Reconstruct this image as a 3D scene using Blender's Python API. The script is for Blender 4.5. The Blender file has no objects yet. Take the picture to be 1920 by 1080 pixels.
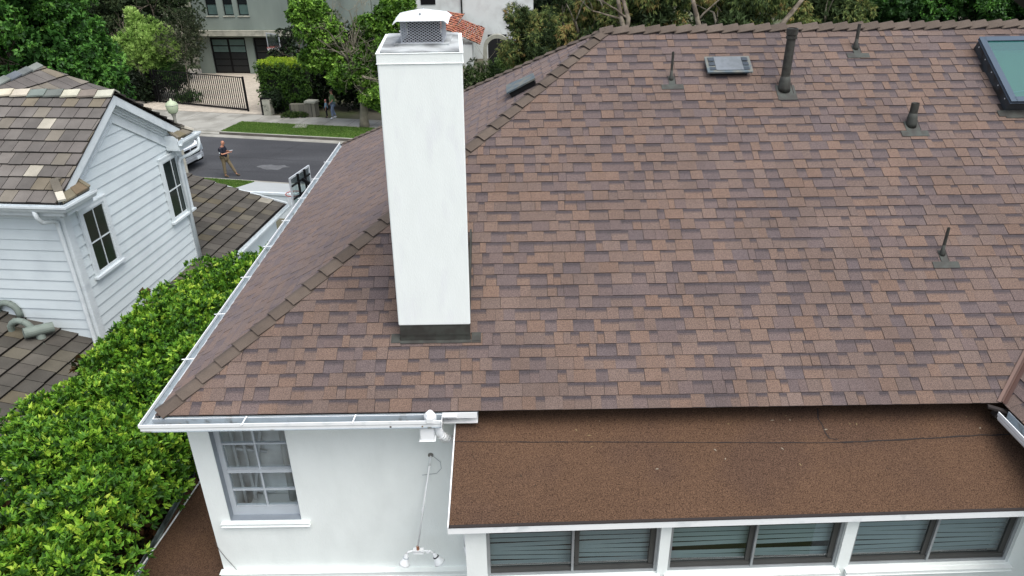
import bpy, math, random
import numpy as np
from mathutils import Vector, Matrix
V = Vector
rad = math.radians
random.seed(7)
rng = np.random.default_rng(11)
scene = bpy.context.scene
COL = scene.collection

# ------------------------------------------------------------ camera (drone at 11.3 m above the street)
CZ = 11.3
CAM = V((0, 0, CZ))
ROT = Matrix.Rotation(rad(62.7), 3, 'X') @ Matrix.Rotation(-0.0155, 3, 'Z')
FPX = 1377.0
cd = bpy.data.cameras.new('camera'); cam = bpy.data.objects.new('camera', cd); COL.objects.link(cam)
cam.matrix_world = Matrix.Translation(CAM) @ ROT.to_4x4()
cd.sensor_width = 36; cd.lens = FPX / 1920 * 36; cd.clip_end = 1000; cd.clip_start = 0.1
scene.camera = cam

def ray(px, py):
    return ROT @ V(((px - 960) / FPX, -(py - 540) / FPX, -1))
def hit(px, py, p0, n):
    d = ray(px, py); return CAM + d * (n.dot(p0 - CAM) / n.dot(d))
def at_z(px, py, z): return hit(px, py, V((0, 0, z)), V((0, 0, 1)))
def at_y(px, py, y): return hit(px, py, V((0, y, 0)), V((0, 1, 0)))

# ------------------------------------------------------------ materials
def lin(c):
    r = []
    for x in c:
        x /= 255.0
        r.append(x / 12.92 if x <= 0.04045 else ((x + 0.055) / 1.055) ** 2.4)
    return r
def mat(name, c=None, rough=0.8, var=0.12, scale=3.0, fine=0.0, fscale=300, bump=0.0, bscale=60, attr=False,
        metal=0.0, spec=0.4, c2=None, c2scale=1.0, c2lo=0.45, c2hi=0.6, stretch=None, trans=0.0, sheen=None):
    m = bpy.data.materials.new(name); m.use_nodes = True
    nt = m.node_tree; N = nt.nodes; L = nt.links
    b = N['Principled BSDF']; b.inputs['Roughness'].default_value = rough
    b.inputs['Metallic'].default_value = metal; b.inputs['Specular IOR Level'].default_value = spec
    if sheen: b.inputs['Sheen Weight'].default_value = sheen[0]; b.inputs['Sheen Roughness'].default_value = .45; b.inputs['Sheen Tint'].default_value = (*sheen[1], 1)
    tc = N.new('ShaderNodeTexCoord'); vec = tc.outputs['Object']
    if stretch:
        mp = N.new('ShaderNodeMapping'); mp.inputs['Scale'].default_value = stretch
        L.new(vec, mp.inputs['Vector']); vec = mp.outputs['Vector']
    if attr:
        a = N.new('ShaderNodeVertexColor'); a.layer_name = 'Col'; cur = a.outputs['Color']
    else:
        a = N.new('ShaderNodeRGB'); a.outputs[0].default_value = (*lin(c), 1); cur = a.outputs[0]
    if c2:
        n2 = N.new('ShaderNodeTexNoise'); n2.inputs['Scale'].default_value = c2scale; n2.inputs['Detail'].default_value = 6
        L.new(vec, n2.inputs['Vector'])
        r2 = N.new('ShaderNodeMapRange'); r2.inputs['From Min'].default_value = c2lo; r2.inputs['From Max'].default_value = c2hi
        L.new(n2.outputs['Fac'], r2.inputs['Value'])
        mx = N.new('ShaderNodeMix'); mx.data_type = 'RGBA'
        L.new(r2.outputs['Result'], mx.inputs['Factor']); L.new(cur, mx.inputs[6]); mx.inputs[7].default_value = (*lin(c2), 1)
        cur = mx.outputs[2]
    def mul(cur, sc, amt, det):
        n = N.new('ShaderNodeTexNoise'); n.inputs['Scale'].default_value = sc; n.inputs['Detail'].default_value = det
        L.new(vec, n.inputs['Vector'])
        r = N.new('ShaderNodeMapRange'); r.inputs['From Min'].default_value = 0.3; r.inputs['From Max'].default_value = 0.7
        r.inputs['To Min'].default_value = 1 - amt; r.inputs['To Max'].default_value = 1 + amt
        L.new(n.outputs['Fac'], r.inputs['Value'])
        x = N.new('ShaderNodeVectorMath'); x.operation = 'SCALE'
        L.new(cur, x.inputs[0]); L.new(r.outputs['Result'], x.inputs['Scale'])
        return x.outputs[0]
    if var: cur = mul(cur, scale, var, 5)
    if fine: cur = mul(cur, fscale, fine, 2)
    L.new(cur, b.inputs['Base Color'])
    if bump:
        n = N.new('ShaderNodeTexNoise'); n.inputs['Scale'].default_value = bscale; n.inputs['Detail'].default_value = 4
        L.new(vec, n.inputs['Vector'])
        bp = N.new('ShaderNodeBump'); bp.inputs['Strength'].default_value = bump; bp.inputs['Distance'].default_value = 0.01
        L.new(n.outputs['Fac'], bp.inputs['Height']); L.new(bp.outputs['Normal'], b.inputs['Normal'])
    if trans:
        t = N.new('ShaderNodeBsdfTranslucent'); L.new(cur, t.inputs['Color'])
        mx = N.new('ShaderNodeMixShader'); mx.inputs[0].default_value = trans
        L.new(b.outputs[0], mx.inputs[1]); L.new(t.outputs[0], mx.inputs[2])
        L.new(mx.outputs[0], N['Material Output'].inputs['Surface'])
    return m
def glass(name, tint, gloss=0.25, opac=0.0, oc=(60, 80, 80), rough=0.03):
    m = bpy.data.materials.new(name); m.use_nodes = True
    nt = m.node_tree; N = nt.nodes; L = nt.links; N.remove(N['Principled BSDF'])
    tr = N.new('ShaderNodeBsdfTransparent'); tr.inputs[0].default_value = (*lin(tint), 1)
    gl = N.new('ShaderNodeBsdfGlossy'); gl.inputs['Roughness'].default_value = rough
    df = N.new('ShaderNodeBsdfDiffuse'); df.inputs[0].default_value = (*lin(oc), 1)
    a = N.new('ShaderNodeMixShader'); a.inputs[0].default_value = opac; L.new(tr.outputs[0], a.inputs[1]); L.new(df.outputs[0], a.inputs[2])
    fr = N.new('ShaderNodeLayerWeight'); fr.inputs[0].default_value = 0.3
    mr = N.new('ShaderNodeMapRange'); mr.inputs['To Min'].default_value = gloss * .5; mr.inputs['To Max'].default_value = min(1, gloss * 2.2)
    L.new(fr.outputs['Facing'], mr.inputs['Value'])
    b = N.new('ShaderNodeMixShader'); L.new(mr.outputs[0], b.inputs[0]); L.new(a.outputs[0], b.inputs[1]); L.new(gl.outputs[0], b.inputs[2])
    L.new(b.outputs[0], N['Material Output'].inputs['Surface'])
    return m

# ------------------------------------------------------------ object helpers
ROOTM = {}
def tag(o, label=None, cat=None, group=None, kind=None):
    if label: o['label'] = label
    if cat: o['category'] = cat
    if group: o['group'] = group
    if kind: o['kind'] = kind
    return o
def thing(name, loc, label, cat, group=None, rz=0.0):
    o = bpy.data.objects.new(name, None); COL.objects.link(o)
    o.location = loc; o.rotation_euler = (0, 0, rz); o.empty_display_size = 0.3
    ROOTM[o] = (Matrix.Translation(V(loc)) @ Matrix.Rotation(rz, 4, 'Z')).inverted()
    return tag(o, label, cat, group)
def copy_tree(o, parent=None):
    c = o.copy(); COL.objects.link(c); c.parent = parent
    for ch in list(o.children): copy_tree(ch, c)
    return c

class MB:
    def __init__(s): s.v = []; s.f = []; s.c = []; s.sm = False
    def add(s, vs, fs, col=None):
        o = len(s.v); s.v += [tuple(x) for x in vs]
        for f in fs: s.f.append(tuple(i + o for i in f)); s.c.append(col)
        return s
    def quad(s, a, b, c, d, col=None): return s.add([a, b, c, d], [(0, 1, 2, 3)], col)
    def poly(s, pts, col=None): return s.add(pts, [tuple(range(len(pts)))], col)
    def prism(s, pts, off, col=None):
        n = len(pts); off = V(off); q = [V(p) for p in pts]; r = [p + off for p in q]
        fs = [tuple(range(n)), tuple(range(2 * n - 1, n - 1, -1))] + [(i, (i + 1) % n, n + (i + 1) % n, n + i) for i in range(n)]
        return s.add(q + r, fs, col)
    def box(s, x0, x1, y0, y1, z0, z1, col=None):
        return s.prism([(x0, y0, z0), (x1, y0, z0), (x1, y1, z0), (x0, y1, z0)], (0, 0, z1 - z0), col)
    def obox(s, o, a, b, c, col=None):          # corner + three edge vectors
        o, a, b, c = V(o), V(a), V(b), V(c)
        return s.prism([o, o + a, o + a + b, o + b], c, col)
    def beam(s, p, q, w, h, up=V((0, 0, 1)), col=None):
        p, q = V(p), V(q); d = (q - p).normalized(); sd = d.cross(up).normalized(); u = sd.cross(d)
        o = p - sd * w / 2 - u * h / 2
        return s.prism([o, o + sd * w, o + sd * w + u * h, o + u * h], q - p, col)
    def tube(s, pts, r, n=10, cap=True, col=None):
        pts = [V(p) for p in pts]; m = len(pts)
        if not hasattr(r, '__len__'): r = [r] * m
        base = len(s.v); prev = None
        for i, p in enumerate(pts):
            d = (pts[min(i + 1, m - 1)] - pts[max(i - 1, 0)])
            if d.length < 1e-9: d = V((0, 0, 1))
            d.normalize()
            if prev is None:
                a = d.cross(V((0, 0, 1)))
                if a.length < 1e-3: a = V((1, 0, 0))
                a.normalize()
            else:
                a = prev - d * prev.dot(d)
                if a.length < 1e-6: a = d.orthogonal()
                a.normalize()
            prev = a; b = d.cross(a)
            for k in range(n):
                t = 2 * math.pi * k / n
                s.v.append(tuple(p + (a * math.cos(t) + b * math.sin(t)) * r[i]))
        for i in range(m - 1):
            for k in range(n):
                s.f.append((base + i * n + k, base + i * n + (k + 1) % n, base + (i + 1) * n + (k + 1) % n, base + (i + 1) * n + k)); s.c.append(col)
        if cap:
            s.f.append(tuple(base + k for k in range(n))[::-1]); s.c.append(col)
            s.f.append(tuple(base + (m - 1) * n + k for k in range(n))); s.c.append(col)
        return s
    def lathe(s, o, prof, axis=V((0, 0, 1)), n=16, col=None, cap=True):
        o = V(o); axis = V(axis).normalized()
        return s.tube([o + axis * (h + i * 1e-5) for i, (r, h) in enumerate(prof)], [max(r, 1e-4) for r, h in prof], n, cap, col)
    def shear(s, k, x0):
        s.v = [(x, y + k * (x - x0), z) for x, y, z in s.v]; return s
    def build(s, name, m, parent=None, local=False, smooth=False, bevel=0.0, **kw):
        me = bpy.data.meshes.new(name)
        v = s.v
        if parent is not None and not local and parent in ROOTM:
            Mi = ROOTM[parent]; v = [tuple(Mi @ V(p)) for p in v]
        me.from_pydata(v, [], s.f); me.validate(clean_customdata=False)
        if any(c is not None for c in s.c) and len(me.polygons) == len(s.f):
            ca = me.color_attributes.new('Col', 'FLOAT_COLOR', 'CORNER')
            arr = []
            for f, c in zip(s.f, s.c):
                c = c or (0.5, 0.5, 0.5); arr += [c[0], c[1], c[2], 1.0] * len(f)
            ca.data.foreach_set('color', arr)
        me.materials.append(m)
        if smooth: me.polygons.foreach_set('use_smooth', [True] * len(me.polygons))
        me.update()
        o = bpy.data.objects.new(name, me); COL.objects.link(o)
        if parent is not None:
            o.parent = parent
            if parent in ROOTM: ROOTM[o] = ROOTM[parent]
        if bevel:
            md = o.modifiers.new('bevel', 'BEVEL'); md.width = bevel; md.segments = 2; md.limit_method = 'ANGLE'
        return tag(o, **kw)

def clip(poly, edge_a, edge_b):
    # keep the part of 2-D poly left of a->b
    out = []; ax, ay = edge_a; ex, ey = edge_b[0] - ax, edge_b[1] - ay
    def side(p): return ex * (p[1] - ay) - ey * (p[0] - ax)
    for i in range(len(poly)):
        p, q = poly[i], poly[(i + 1) % len(poly)]; sp, sq = side(p), side(q)
        if sp >= 0: out.append(p)
        if (sp > 0 and sq < 0) or (sp < 0 and sq > 0):
            t = sp / (sp - sq); out.append((p[0] + (q[0] - p[0]) * t, p[1] + (q[1] - p[1]) * t))
    return out
def clip_convex(poly, conv):
    for i in range(len(conv)):
        poly = clip(poly, conv[i], conv[(i + 1) % len(conv)])
        if len(poly) < 3: return []
    return poly
def ccw(p):
    a = sum(p[i][0] * p[(i + 1) % len(p)][1] - p[(i + 1) % len(p)][0] * p[i][1] for i in range(len(p)))
    return p if a > 0 else p[::-1]

class Plane:
    def __init__(s, o, u, sdir, n): s.o, s.u, s.s, s.n = V(o), V(u).normalized(), V(sdir).normalized(), V(n).normalized()
    def p(s, u, t, h=0.0): return s.o + s.u * u + s.s * t + s.n * h
    def uv(s, P): d = P - s.o; return (d.dot(s.u), d.dot(s.s))
    def hit(s, px, py): return hit(px, py, s.o, s.n)

def shingles(mb, P, conv, expo, widths, colfn, hi, lo, lift=0.0, skip=None, gap=0.0025, raised=None, band=None, jag=0.0):
    """courses of pieces clipped to a convex outline; every piece is a thin wedge-shaped prism"""
    conv = ccw(conv)
    us = [p[0] for p in conv]; ss = [p[1] for p in conv]
    k = 0; s0 = min(ss)
    while s0 < max(ss):
        s1 = s0 + expo; u = min(us) - random.random() * widths[1]; up = False; n = 0
        while u < max(us):
            w = random.uniform(*widths); up = not up if random.random() < 0.85 else up
            if raised is not None: up = True
            g = gap if random.random() < 0.45 or raised is not None else 0.0004
            j = random.uniform(-jag, jag)
            pc = clip_convex([(u + g, s0 + j), (u + w - g, s0 + j), (u + w - g, s1), (u + g, s1)], conv)
            u += w; n += 1
            if len(pc) < 3: continue
            cx = sum(p[0] for p in pc) / len(pc); cy = sum(p[1] for p in pc) / len(pc)
            if skip and skip(cx, cy): continue
            hf = hi if up else lo
            def hgt(t, hf=hf): return lift + hf * (1 - (t - s0) / expo * 0.92)
            top = [P.p(a, b, hgt(b)) for a, b in pc]; bot = [P.p(a, b, lift - 0.002) for a, b in pc]
            c = colfn(up, k, n); m = len(pc)
            mb.add(top, [tuple(range(m))], c)
            mb.add(top + bot, [(i, (i + 1) % m, m + (i + 1) % m, m + i) for i in range(m)], tuple(x * .32 for x in c))  # edge faces darkened to paint the shadow line below each course
            if band and (not up or random.random() < .12) and random.random() < 0.92:  # dark strip: printed granule band, plus the upper tab's shadow put into colour
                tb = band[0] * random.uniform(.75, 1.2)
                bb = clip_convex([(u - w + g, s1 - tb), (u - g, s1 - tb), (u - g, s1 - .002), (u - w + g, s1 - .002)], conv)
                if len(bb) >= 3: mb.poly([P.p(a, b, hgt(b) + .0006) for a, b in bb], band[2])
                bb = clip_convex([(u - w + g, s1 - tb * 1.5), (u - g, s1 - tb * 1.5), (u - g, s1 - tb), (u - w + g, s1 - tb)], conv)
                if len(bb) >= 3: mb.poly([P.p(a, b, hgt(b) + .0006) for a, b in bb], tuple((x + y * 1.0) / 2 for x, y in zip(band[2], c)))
        s0 = s1; k += 1

# ------------------------------------------------------------ foliage
def leaf_object(name, m, C, D, Nn, Ln, W, colors, parent=None, fold=0.25, **kw):
    """C centres(base), D axis, Nn normals, Ln length, W width, colors Nx3 : rhombic folded leaves"""
    n = len(C)
    D = D / (np.linalg.norm(D, axis=1, keepdims=True) + 1e-9)
    S = np.cross(D, Nn); S /= (np.linalg.norm(S, axis=1, keepdims=True) + 1e-9)
    U = np.cross(S, D)
    Ln = np.broadcast_to(Ln, (n,))[:, None]; W = np.broadcast_to(W, (n,))[:, None]
    mid = C + D * Ln * 0.45
    vs = np.stack([C, mid + S * W * .5 + U * W * fold, C + D * Ln - U * Ln * 0.08, mid - S * W * .5 + U * W * fold], 1).reshape(-1, 3)
    me = bpy.data.meshes.new(name)
    me.vertices.add(n * 4); 
    if parent is not None and parent in ROOTM:
        Mi = np.array(ROOTM[parent]); vs = vs @ Mi[:3, :3].T + Mi[:3, 3]
    me.vertices.foreach_set('co', vs.astype(np.float32).ravel())
    b = (np.arange(n) * 4)[:, None]
    idx = (b + np.array([[0, 1, 2, 0, 2, 3]])).ravel()
    me.loops.add(n * 6); me.loops.foreach_set('vertex_index', idx.astype(np.int32))
    me.polygons.add(n * 2); me.polygons.foreach_set('loop_start', (np.arange(n * 2) * 3).astype(np.int32))
    me.update(calc_edges=True)
    ca = me.color_attributes.new('Col', 'FLOAT_COLOR', 'CORNER')
    cc = np.repeat(np.concatenate([colors, np.ones((n, 1))], 1), 6, axis=0)
    ca.data.foreach_set('color', cc.astype(np.float32).ravel())
    me.materials.append(m)
    o = bpy.data.objects.new(name, me); COL.objects.link(o)
    if parent is not None:
        o.parent = parent
        if parent in ROOTM: ROOTM[o] = ROOTM[parent]
    return tag(o, **kw)
def unit(n):
    d = rng.normal(size=(n, 3)); return d / np.linalg.norm(d, axis=1, keepdims=True)
def leaves_on_lumps(lumps, count, per, spread, length, width, pal, droop=0.0, up=0.5, shell=(0.7, 1.05), clumpvar=0.5):
    """lumps Nx4 (centre, radius): twigs on their shells, `per` leaves radiating from each twig tip.
    pal: list of linear colours from old/dark to young/light"""
    L = np.array(lumps); w = L[:, 3] ** 2; w /= w.sum(); nt = count // per
    li = rng.choice(len(L), nt, p=w)
    d = unit(nt); d[:, 2] += up * rng.random(nt); d /= np.linalg.norm(d, axis=1, keepdims=True)
    r = L[li, 3] * rng.uniform(shell[0], shell[1], nt)
    T = L[li, :3] + d * r[:, None]
    lt = rng.random(len(L))[li]; tv = rng.random(nt)
    T = np.repeat(T, per, 0); dd = np.repeat(d, per, 0)
    n = len(T)
    D = dd * 0.55 + unit(n) * spread; D[:, 2] += 0.25 - droop
    Nn = dd + unit(n) * 0.5; Nn[:, 2] += 0.5
    T = T + unit(n) * (length * 0.25)
    f = np.clip(np.repeat(lt, per) * clumpvar + np.repeat(tv, per) * (1 - clumpvar) + rng.normal(0, 0.12, n), 0, 1)
    P = np.array(pal); x = f * (len(P) - 1); i0 = np.minimum(x.astype(int), len(P) - 2); fr = (x - i0)[:, None]
    c = P[i0] * (1 - fr) + P[i0 + 1] * fr
    c = c * rng.uniform(0.82, 1.18, (n, 1))
    Ls = length * rng.uniform(0.65, 1.2, n)
    return T, D, Nn, Ls, Ls * (width / length), c
def crown_lumps(c, R, n, r, flat=1.0, zmin=None):
    out = []
    c = np.array(c); R = np.array(R)
    for i in range(n):
        d = unit(1)[0]; 
        q = c + d * R * rng.uniform(0.45, 0.92)
        if zmin is not None and q[2] < zmin: q[2] = zmin + random.random() * 0.5
        out.append((*q, r * rng.uniform(0.6, 1.25)))
    return out
def branch(mb, p, d, length, r, depth, spread=0.6, seg=4, n=6, up=0.1, shrink=0.68, kids=3, wob=0.25):
    pts = [V(p)]; rs = [r]; d = V(d).normalized()
    for i in range(seg):
        d = (d + V((random.gauss(0, wob), random.gauss(0, wob), random.gauss(0, wob) + up)) * 0.5).normalized()
        pts.append(pts[-1] + d * (length / seg)); rs.append(r * (1 - 0.5 * (i + 1) / seg))
    mb.tube(pts, rs, n)
    ends = [pts[-1]]
    if depth > 0:
        for k in range(kids):
            i = random.randint(max(1, seg // 2), seg)
            nd = (d + V((random.gauss(0, spread), random.gauss(0, spread), random.gauss(0, spread) + up))).normalized()
            ends += branch(mb, pts[i], nd, length * shrink * random.uniform(.7, 1.1), rs[i] * 0.7, depth - 1, spread, seg, max(4, n - 1), up, shrink, kids, wob)
    return ends
# ============================================================ MAIN HOUSE
EX, EY, EZ = -3.52, 5.86, 6.92          # front left eave corner
RX, RY, RZ = 1.34, 10.58, 9.81          # left end of the ridge
VX = 4.80                               # valley foot with the wing on the right
BY = 15.30                              # back eave
M = {}
M['shingle'] = mat('roof_shingle', rough=.95, var=.12, scale=1.1, fine=.42, fscale=120, bump=.35, bscale=300, attr=True, spec=.4, sheen=(.13, (1, .84, .86)))
M['cap'] = mat('cap_shingle', (98, 86, 78), rough=.95, var=.12, scale=4, fine=.28, fscale=260, bump=.3, bscale=300, spec=.15)
M['stucco'] = mat('white_stucco', (234, 239, 236), rough=.85, var=.02, scale=5, bump=.3, bscale=70, spec=.2, c2=(226, 231, 228), c2scale=3.5, c2lo=.45, c2hi=.8, stretch=(1, 1, .5))
M['chim'] = mat('chimney_stucco', (235, 240, 237), rough=.85, var=.02, scale=4, stretch=(2.5, 2.5, .7), bump=.22, bscale=70, spec=.2, c2=(228, 231, 232), c2scale=3.0, c2lo=.56, c2hi=.8)
M['chimtop'] = mat('weathered_crown', (188, 192, 192), rough=.8, var=.1, scale=8, bump=.3, bscale=40, c2=(128, 130, 130), c2scale=4, c2lo=.42, c2hi=.62)
M['white'] = mat('white_paint', (236, 238, 238), rough=.45, var=.03, scale=5, c2=(210, 215, 216), c2scale=6, c2lo=.58, c2hi=.75)
M['gutter'] = mat('gutter_inside', (160, 170, 176), rough=.5, var=.08, scale=6, c2=(110, 112, 108), c2scale=7, c2lo=.58, c2hi=.72)
M['flash'] = mat('dark_flashing', (60, 62, 57), rough=.7, var=.12, scale=12, c2=(52, 51, 47), c2scale=9)
M['flashplate'] = mat('flashing_plate', (68, 72, 67), rough=.7, var=.1, scale=12, c2=(60, 59, 55), c2scale=9)
M['pipe'] = mat('painted_pipe', (56, 56, 51), rough=.65, var=.2, scale=25, c2=(42, 40, 36), c2scale=14)
M['galv'] = mat('galvanised', (226, 230, 231), rough=.45, var=.05, scale=14, c2=(196, 200, 200), c2scale=12, c2lo=.58, c2hi=.7)
M['mesh'] = mat('cap_mesh', (176, 180, 186), rough=.5)
M['black'] = mat('black_inside', (22, 23, 25), rough=.9)
M['cap_sheet'] = mat('granulated_cap_sheet', (91, 70, 55), rough=.95, var=.07, scale=.9, fine=.65, fscale=105, bump=.5, bscale=200, spec=.12, c2=(84, 65, 53), c2scale=1.1)
M['seam'] = mat('tar_seam', (46, 40, 38), rough=.8)
M['winframe'] = mat('grey_window_frame', (184, 191, 196), rough=.5, var=.04, scale=6)
M['jamb'] = mat('shaded_jamb', (142, 150, 158), rough=.6)
M['alu'] = mat('aluminium_frame', (150, 154, 156), rough=.45, metal=.3)
M['dalu'] = mat('dark_track', (62, 62, 60), rough=.6)
M['blind'] = mat('blind_slats', (146, 158, 158), rough=.6, var=.08, scale=2)
M['room'] = mat('room_inside', (226, 228, 226), rough=.9, var=.3, scale=2.5)
M['reflbar'] = mat('reflection_bar_grey', (205, 208, 208), rough=.6)
M['glass'] = glass('window_glass', (232, 238, 240), .12)
M['glassb'] = glass('blind_window_glass', (222, 232, 234), .15)
M['glass_sky'] = glass('skylight_glass', (150, 205, 190), .20, .45, (54, 122, 118))
M['skyframe'] = mat('skylight_frame', (72, 86, 100), rough=.4, metal=.3, var=.05)
M['skycurb'] = mat('skylight_curb', (58, 62, 66), rough=.6, c2=(44, 42, 40), c2scale=8)
M['cream'] = mat('skylight_well', (190, 205, 160), rough=.8, var=.05)
M['brownmetal'] = mat('brown_valley_metal', (88, 66, 58), rough=.45, var=.1, metal=.2)
M['solar'] = mat('vent_lid', (108, 114, 120), rough=.55, var=.05, c2=(98, 104, 108), c2scale=9)
M['louvre'] = mat('vent_louvre', (58, 66, 74), rough=.5)
M['bluegrey'] = mat('vent_bluegrey', (82, 94, 100), rough=.6, var=.1, c2=(112, 112, 104), c2scale=8)

house = thing('white_stucco_house', (2, 10, 1.2), 'white stucco house with brown shingle hip roof and tall white chimney in the foreground', 'house')
slopeF = math.atan2(RZ - EZ, RY - EY); slopeL = math.atan2(RZ - EZ, RX - EX)
cf, sf = math.cos(slopeF), math.sin(slopeF); cl_, sl_ = math.cos(slopeL), math.sin(slopeL)
PF = Plane((EX, EY, EZ), (1, 0, 0), (0, cf, sf), (0, -sf, cf))
PL = Plane((EX, EY, EZ), (0, 1, 0), (cl_, 0, sl_), (-sl_, 0, cl_))
SF = math.hypot(RZ - EZ, RY - EY); SL = math.hypot(RZ - EZ, RX - EX)
run = RY - EY
convF = [(0, 0), (VX - EX, 0), (VX - EX + run, SF), (RX - EX, SF)]
convL = [(0, 0), (BY - EY, 0), (RY - EY, SL)]

tan_, med_, pur_, dk_ = lin((111, 92, 81)), lin((106, 90, 82)), lin((99, 86, 83)), lin((94, 83, 82))
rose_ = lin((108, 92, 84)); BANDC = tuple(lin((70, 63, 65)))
def shcol(up, k, n):
    if up:
        b = random.choices([tan_, med_, rose_, pur_], [3.4, 3.6, 2.2, 1.3])[0]
    else:
        b = random.choices([tan_, med_, pur_, dk_], [1.4, 3.0, 2.6, 1.2])[0]
    m = random.uniform(.93, 1.06); q = random.uniform(-.025, .025)
    b = (b[0] * (1 + q), b[1], b[2] * (1 - q))
    return tuple(x * m * .95 for x in b)

# skylight (front slope) position on the roof plane
sk = [PF.uv(PF.hit(*p)) for p in ((1828, 84), (1900, 204))]
sku0, sks1, sks0 = 5.55 - 0.0, 0, 0
def uvhit(px, py): return PF.uv(PF.hit(px, py))
u_a, s_a = uvhit(1826, 92); u_b, s_b = uvhit(1882, 211)
su0 = (u_a + u_b) / 2; su1 = su0 + 1.25; ss0 = s_b + .02; ss1 = s_a + .0
def in_sky(u, s): return su0 + .03 < u < su1 - .03 and ss0 + .03 < s < ss1 - .03

roofmb = MB()
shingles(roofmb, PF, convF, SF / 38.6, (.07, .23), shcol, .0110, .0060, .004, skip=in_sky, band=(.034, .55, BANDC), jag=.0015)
roof = roofmb.build('front_roof_slope', M['shingle'], house)
mbl = MB()
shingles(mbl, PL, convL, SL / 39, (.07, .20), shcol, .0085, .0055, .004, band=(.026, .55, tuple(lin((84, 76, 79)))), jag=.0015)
lroof = mbl.build('side_roof_slope', M['shingle'], house)
# underlay with the skylight hole, back slope, wing
ub = MB()
for reg in ([(-1, -1), (su0, -1), (su0, 9), (-1, 9)], [(su1, -1), (20, -1), (20, 9), (su1, 9)],
            [(su0, -1), (su1, -1), (su1, ss0), (su0, ss0)], [(su0, ss1), (su1, ss1), (su1, 9), (su0, 9)]):
    c = clip_convex(reg, ccw(convF))
    if len(c) > 2: ub.poly([PF.p(a, b) for a, b in c])
ub.poly([PL.p(a, b) for a, b in convL])
ub.quad((EX, BY, EZ), (9.52, BY, EZ), (9.52, RY, RZ), (RX, RY, RZ))
ub.build('roof_underlay', M['seam'], house)
PW = Plane((VX, EY, EZ), (0, 1, 0), (cf, 0, sf), (-sf, 0, cf))
wmb = MB()
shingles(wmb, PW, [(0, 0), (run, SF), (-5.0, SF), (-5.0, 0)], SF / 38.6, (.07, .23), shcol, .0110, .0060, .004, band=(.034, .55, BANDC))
wmb.build('wing_roof_slope', M['shingle'], house)
w2 = MB(); w2.poly([PW.p(0, 0), PW.p(run, SF), PW.p(-5, SF), PW.p(-5, 0)])
w2.quad((VX + run, EY - 5, RZ), (VX + run, BY, RZ), (VX + run * 2, BY, EZ), (VX + run * 2, EY - 5, EZ)); w2.build('wing_underlay', M['seam'], house)

def ridge_caps(mb, A, B, step, n1, n2, w=.108, rise=.032):
    """bent cap pieces from A up to B; n1/n2 = normals of the two slopes"""
    A, B = V(A), V(B); d = (B - A).normalized(); Ltot = (B - A).length
    a1 = n1.cross(d).normalized(); a2 = n2.cross(d).normalized()
    mid = (n1 + n2).normalized()
    if a1.dot(n2) > 0: a1 = -a1
    if a2.dot(n1) > 0: a2 = -a2
    t = 0.0
    while t < Ltot:
        st = step * random.uniform(.96, 1.04); e = min(t + st * 1.12, Ltot + .03)
        def ring(tt, h):
            c = A + d * tt + mid * (h + .012)
            k = random.uniform(-.004, .004)
            return [c + a1 * (w + k) + n1 * -.004, c + a1 * w * .15 + mid * .000, c + a2 * w * .15, c + a2 * (w + k) + n2 * -.004]
        r0 = ring(t, rise); r1 = ring(e, .004); b0 = [p - mid * .011 for p in r0]
        m = random.uniform(.84, 1.12); g = tuple(x * m for x in lin((95, 85, 77)))
        mb.add(r0 + r1, [(0, 1, 5, 4), (1, 2, 6, 5), (2, 3, 7, 6)], g)
        mb.add(r0 + b0, [(0, 1, 5, 4), (1, 2, 6, 5), (2, 3, 7, 6)], tuple(x * .3 for x in g))
        b1 = [p - mid * .006 for p in r1]
        mb.add([r0[0], b0[0], b1[0], r1[0], r0[3], b0[3], b1[3], r1[3]], [(0, 1, 2, 3), (4, 5, 6, 7)], tuple(x * .6 for x in g))
        t += st
nF, nL = V((0, -sf, cf)), V((-sl_, 0, cl_)); nB = V((0, sf, cf))
cm = mat('cap_piece', rough=.95, var=.12, scale=5, fine=.28, fscale=260, bump=.3, bscale=300, attr=True, spec=.15)
c1 = MB(); ridge_caps(c1, (EX + .02, EY + .02, EZ + .01), (RX, RY, RZ), .236, nL, nF); c1.build('hip_cap', cm, house)
c1 = MB(); ridge_caps(c1, (EX + .02, BY - .02, EZ + .01), (RX, RY, RZ), .236, nL, nB); c1.build('hip_cap', cm, house)
c1 = MB(); ridge_caps(c1, (9.52, RY, RZ + .01), (RX - .06, RY, RZ + .01), .212, nF, nB, .14, .046); c1.build('ridge_cap', cm, house)

# valley metal at the right
vm = MB(); d = V((run, run, RZ - EZ)).normalized()
q0, q1 = V((VX, EY, EZ)) - d * .03, V((VX + run, RY, RZ))
vF = nF.cross(d).normalized(); vW = V((-sf, 0, cf)).cross(d).normalized()
if vF.x > 0: vF = -vF
if vW.x < 0: vW = -vW
vm.quad(q0 + V((0, 0, .03)), q0 + vF * .055 + nF * .022, q1 + vF * .055 + nF * .022, q1 + V((0, 0, .03)))
vm.quad(q0 + V((0, 0, .03)), q0 + vW * .055 + V((-sf, 0, cf)) * .022, q1 + vW * .055 + V((-sf, 0, cf)) * .022, q1 + V((0, 0, .03)))
vm.beam(q0 + V((0, 0, .036)), q1 + V((0, 0, .036)), .012, .016)
vm.build('valley_flashing', M['brownmetal'], house)

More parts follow.
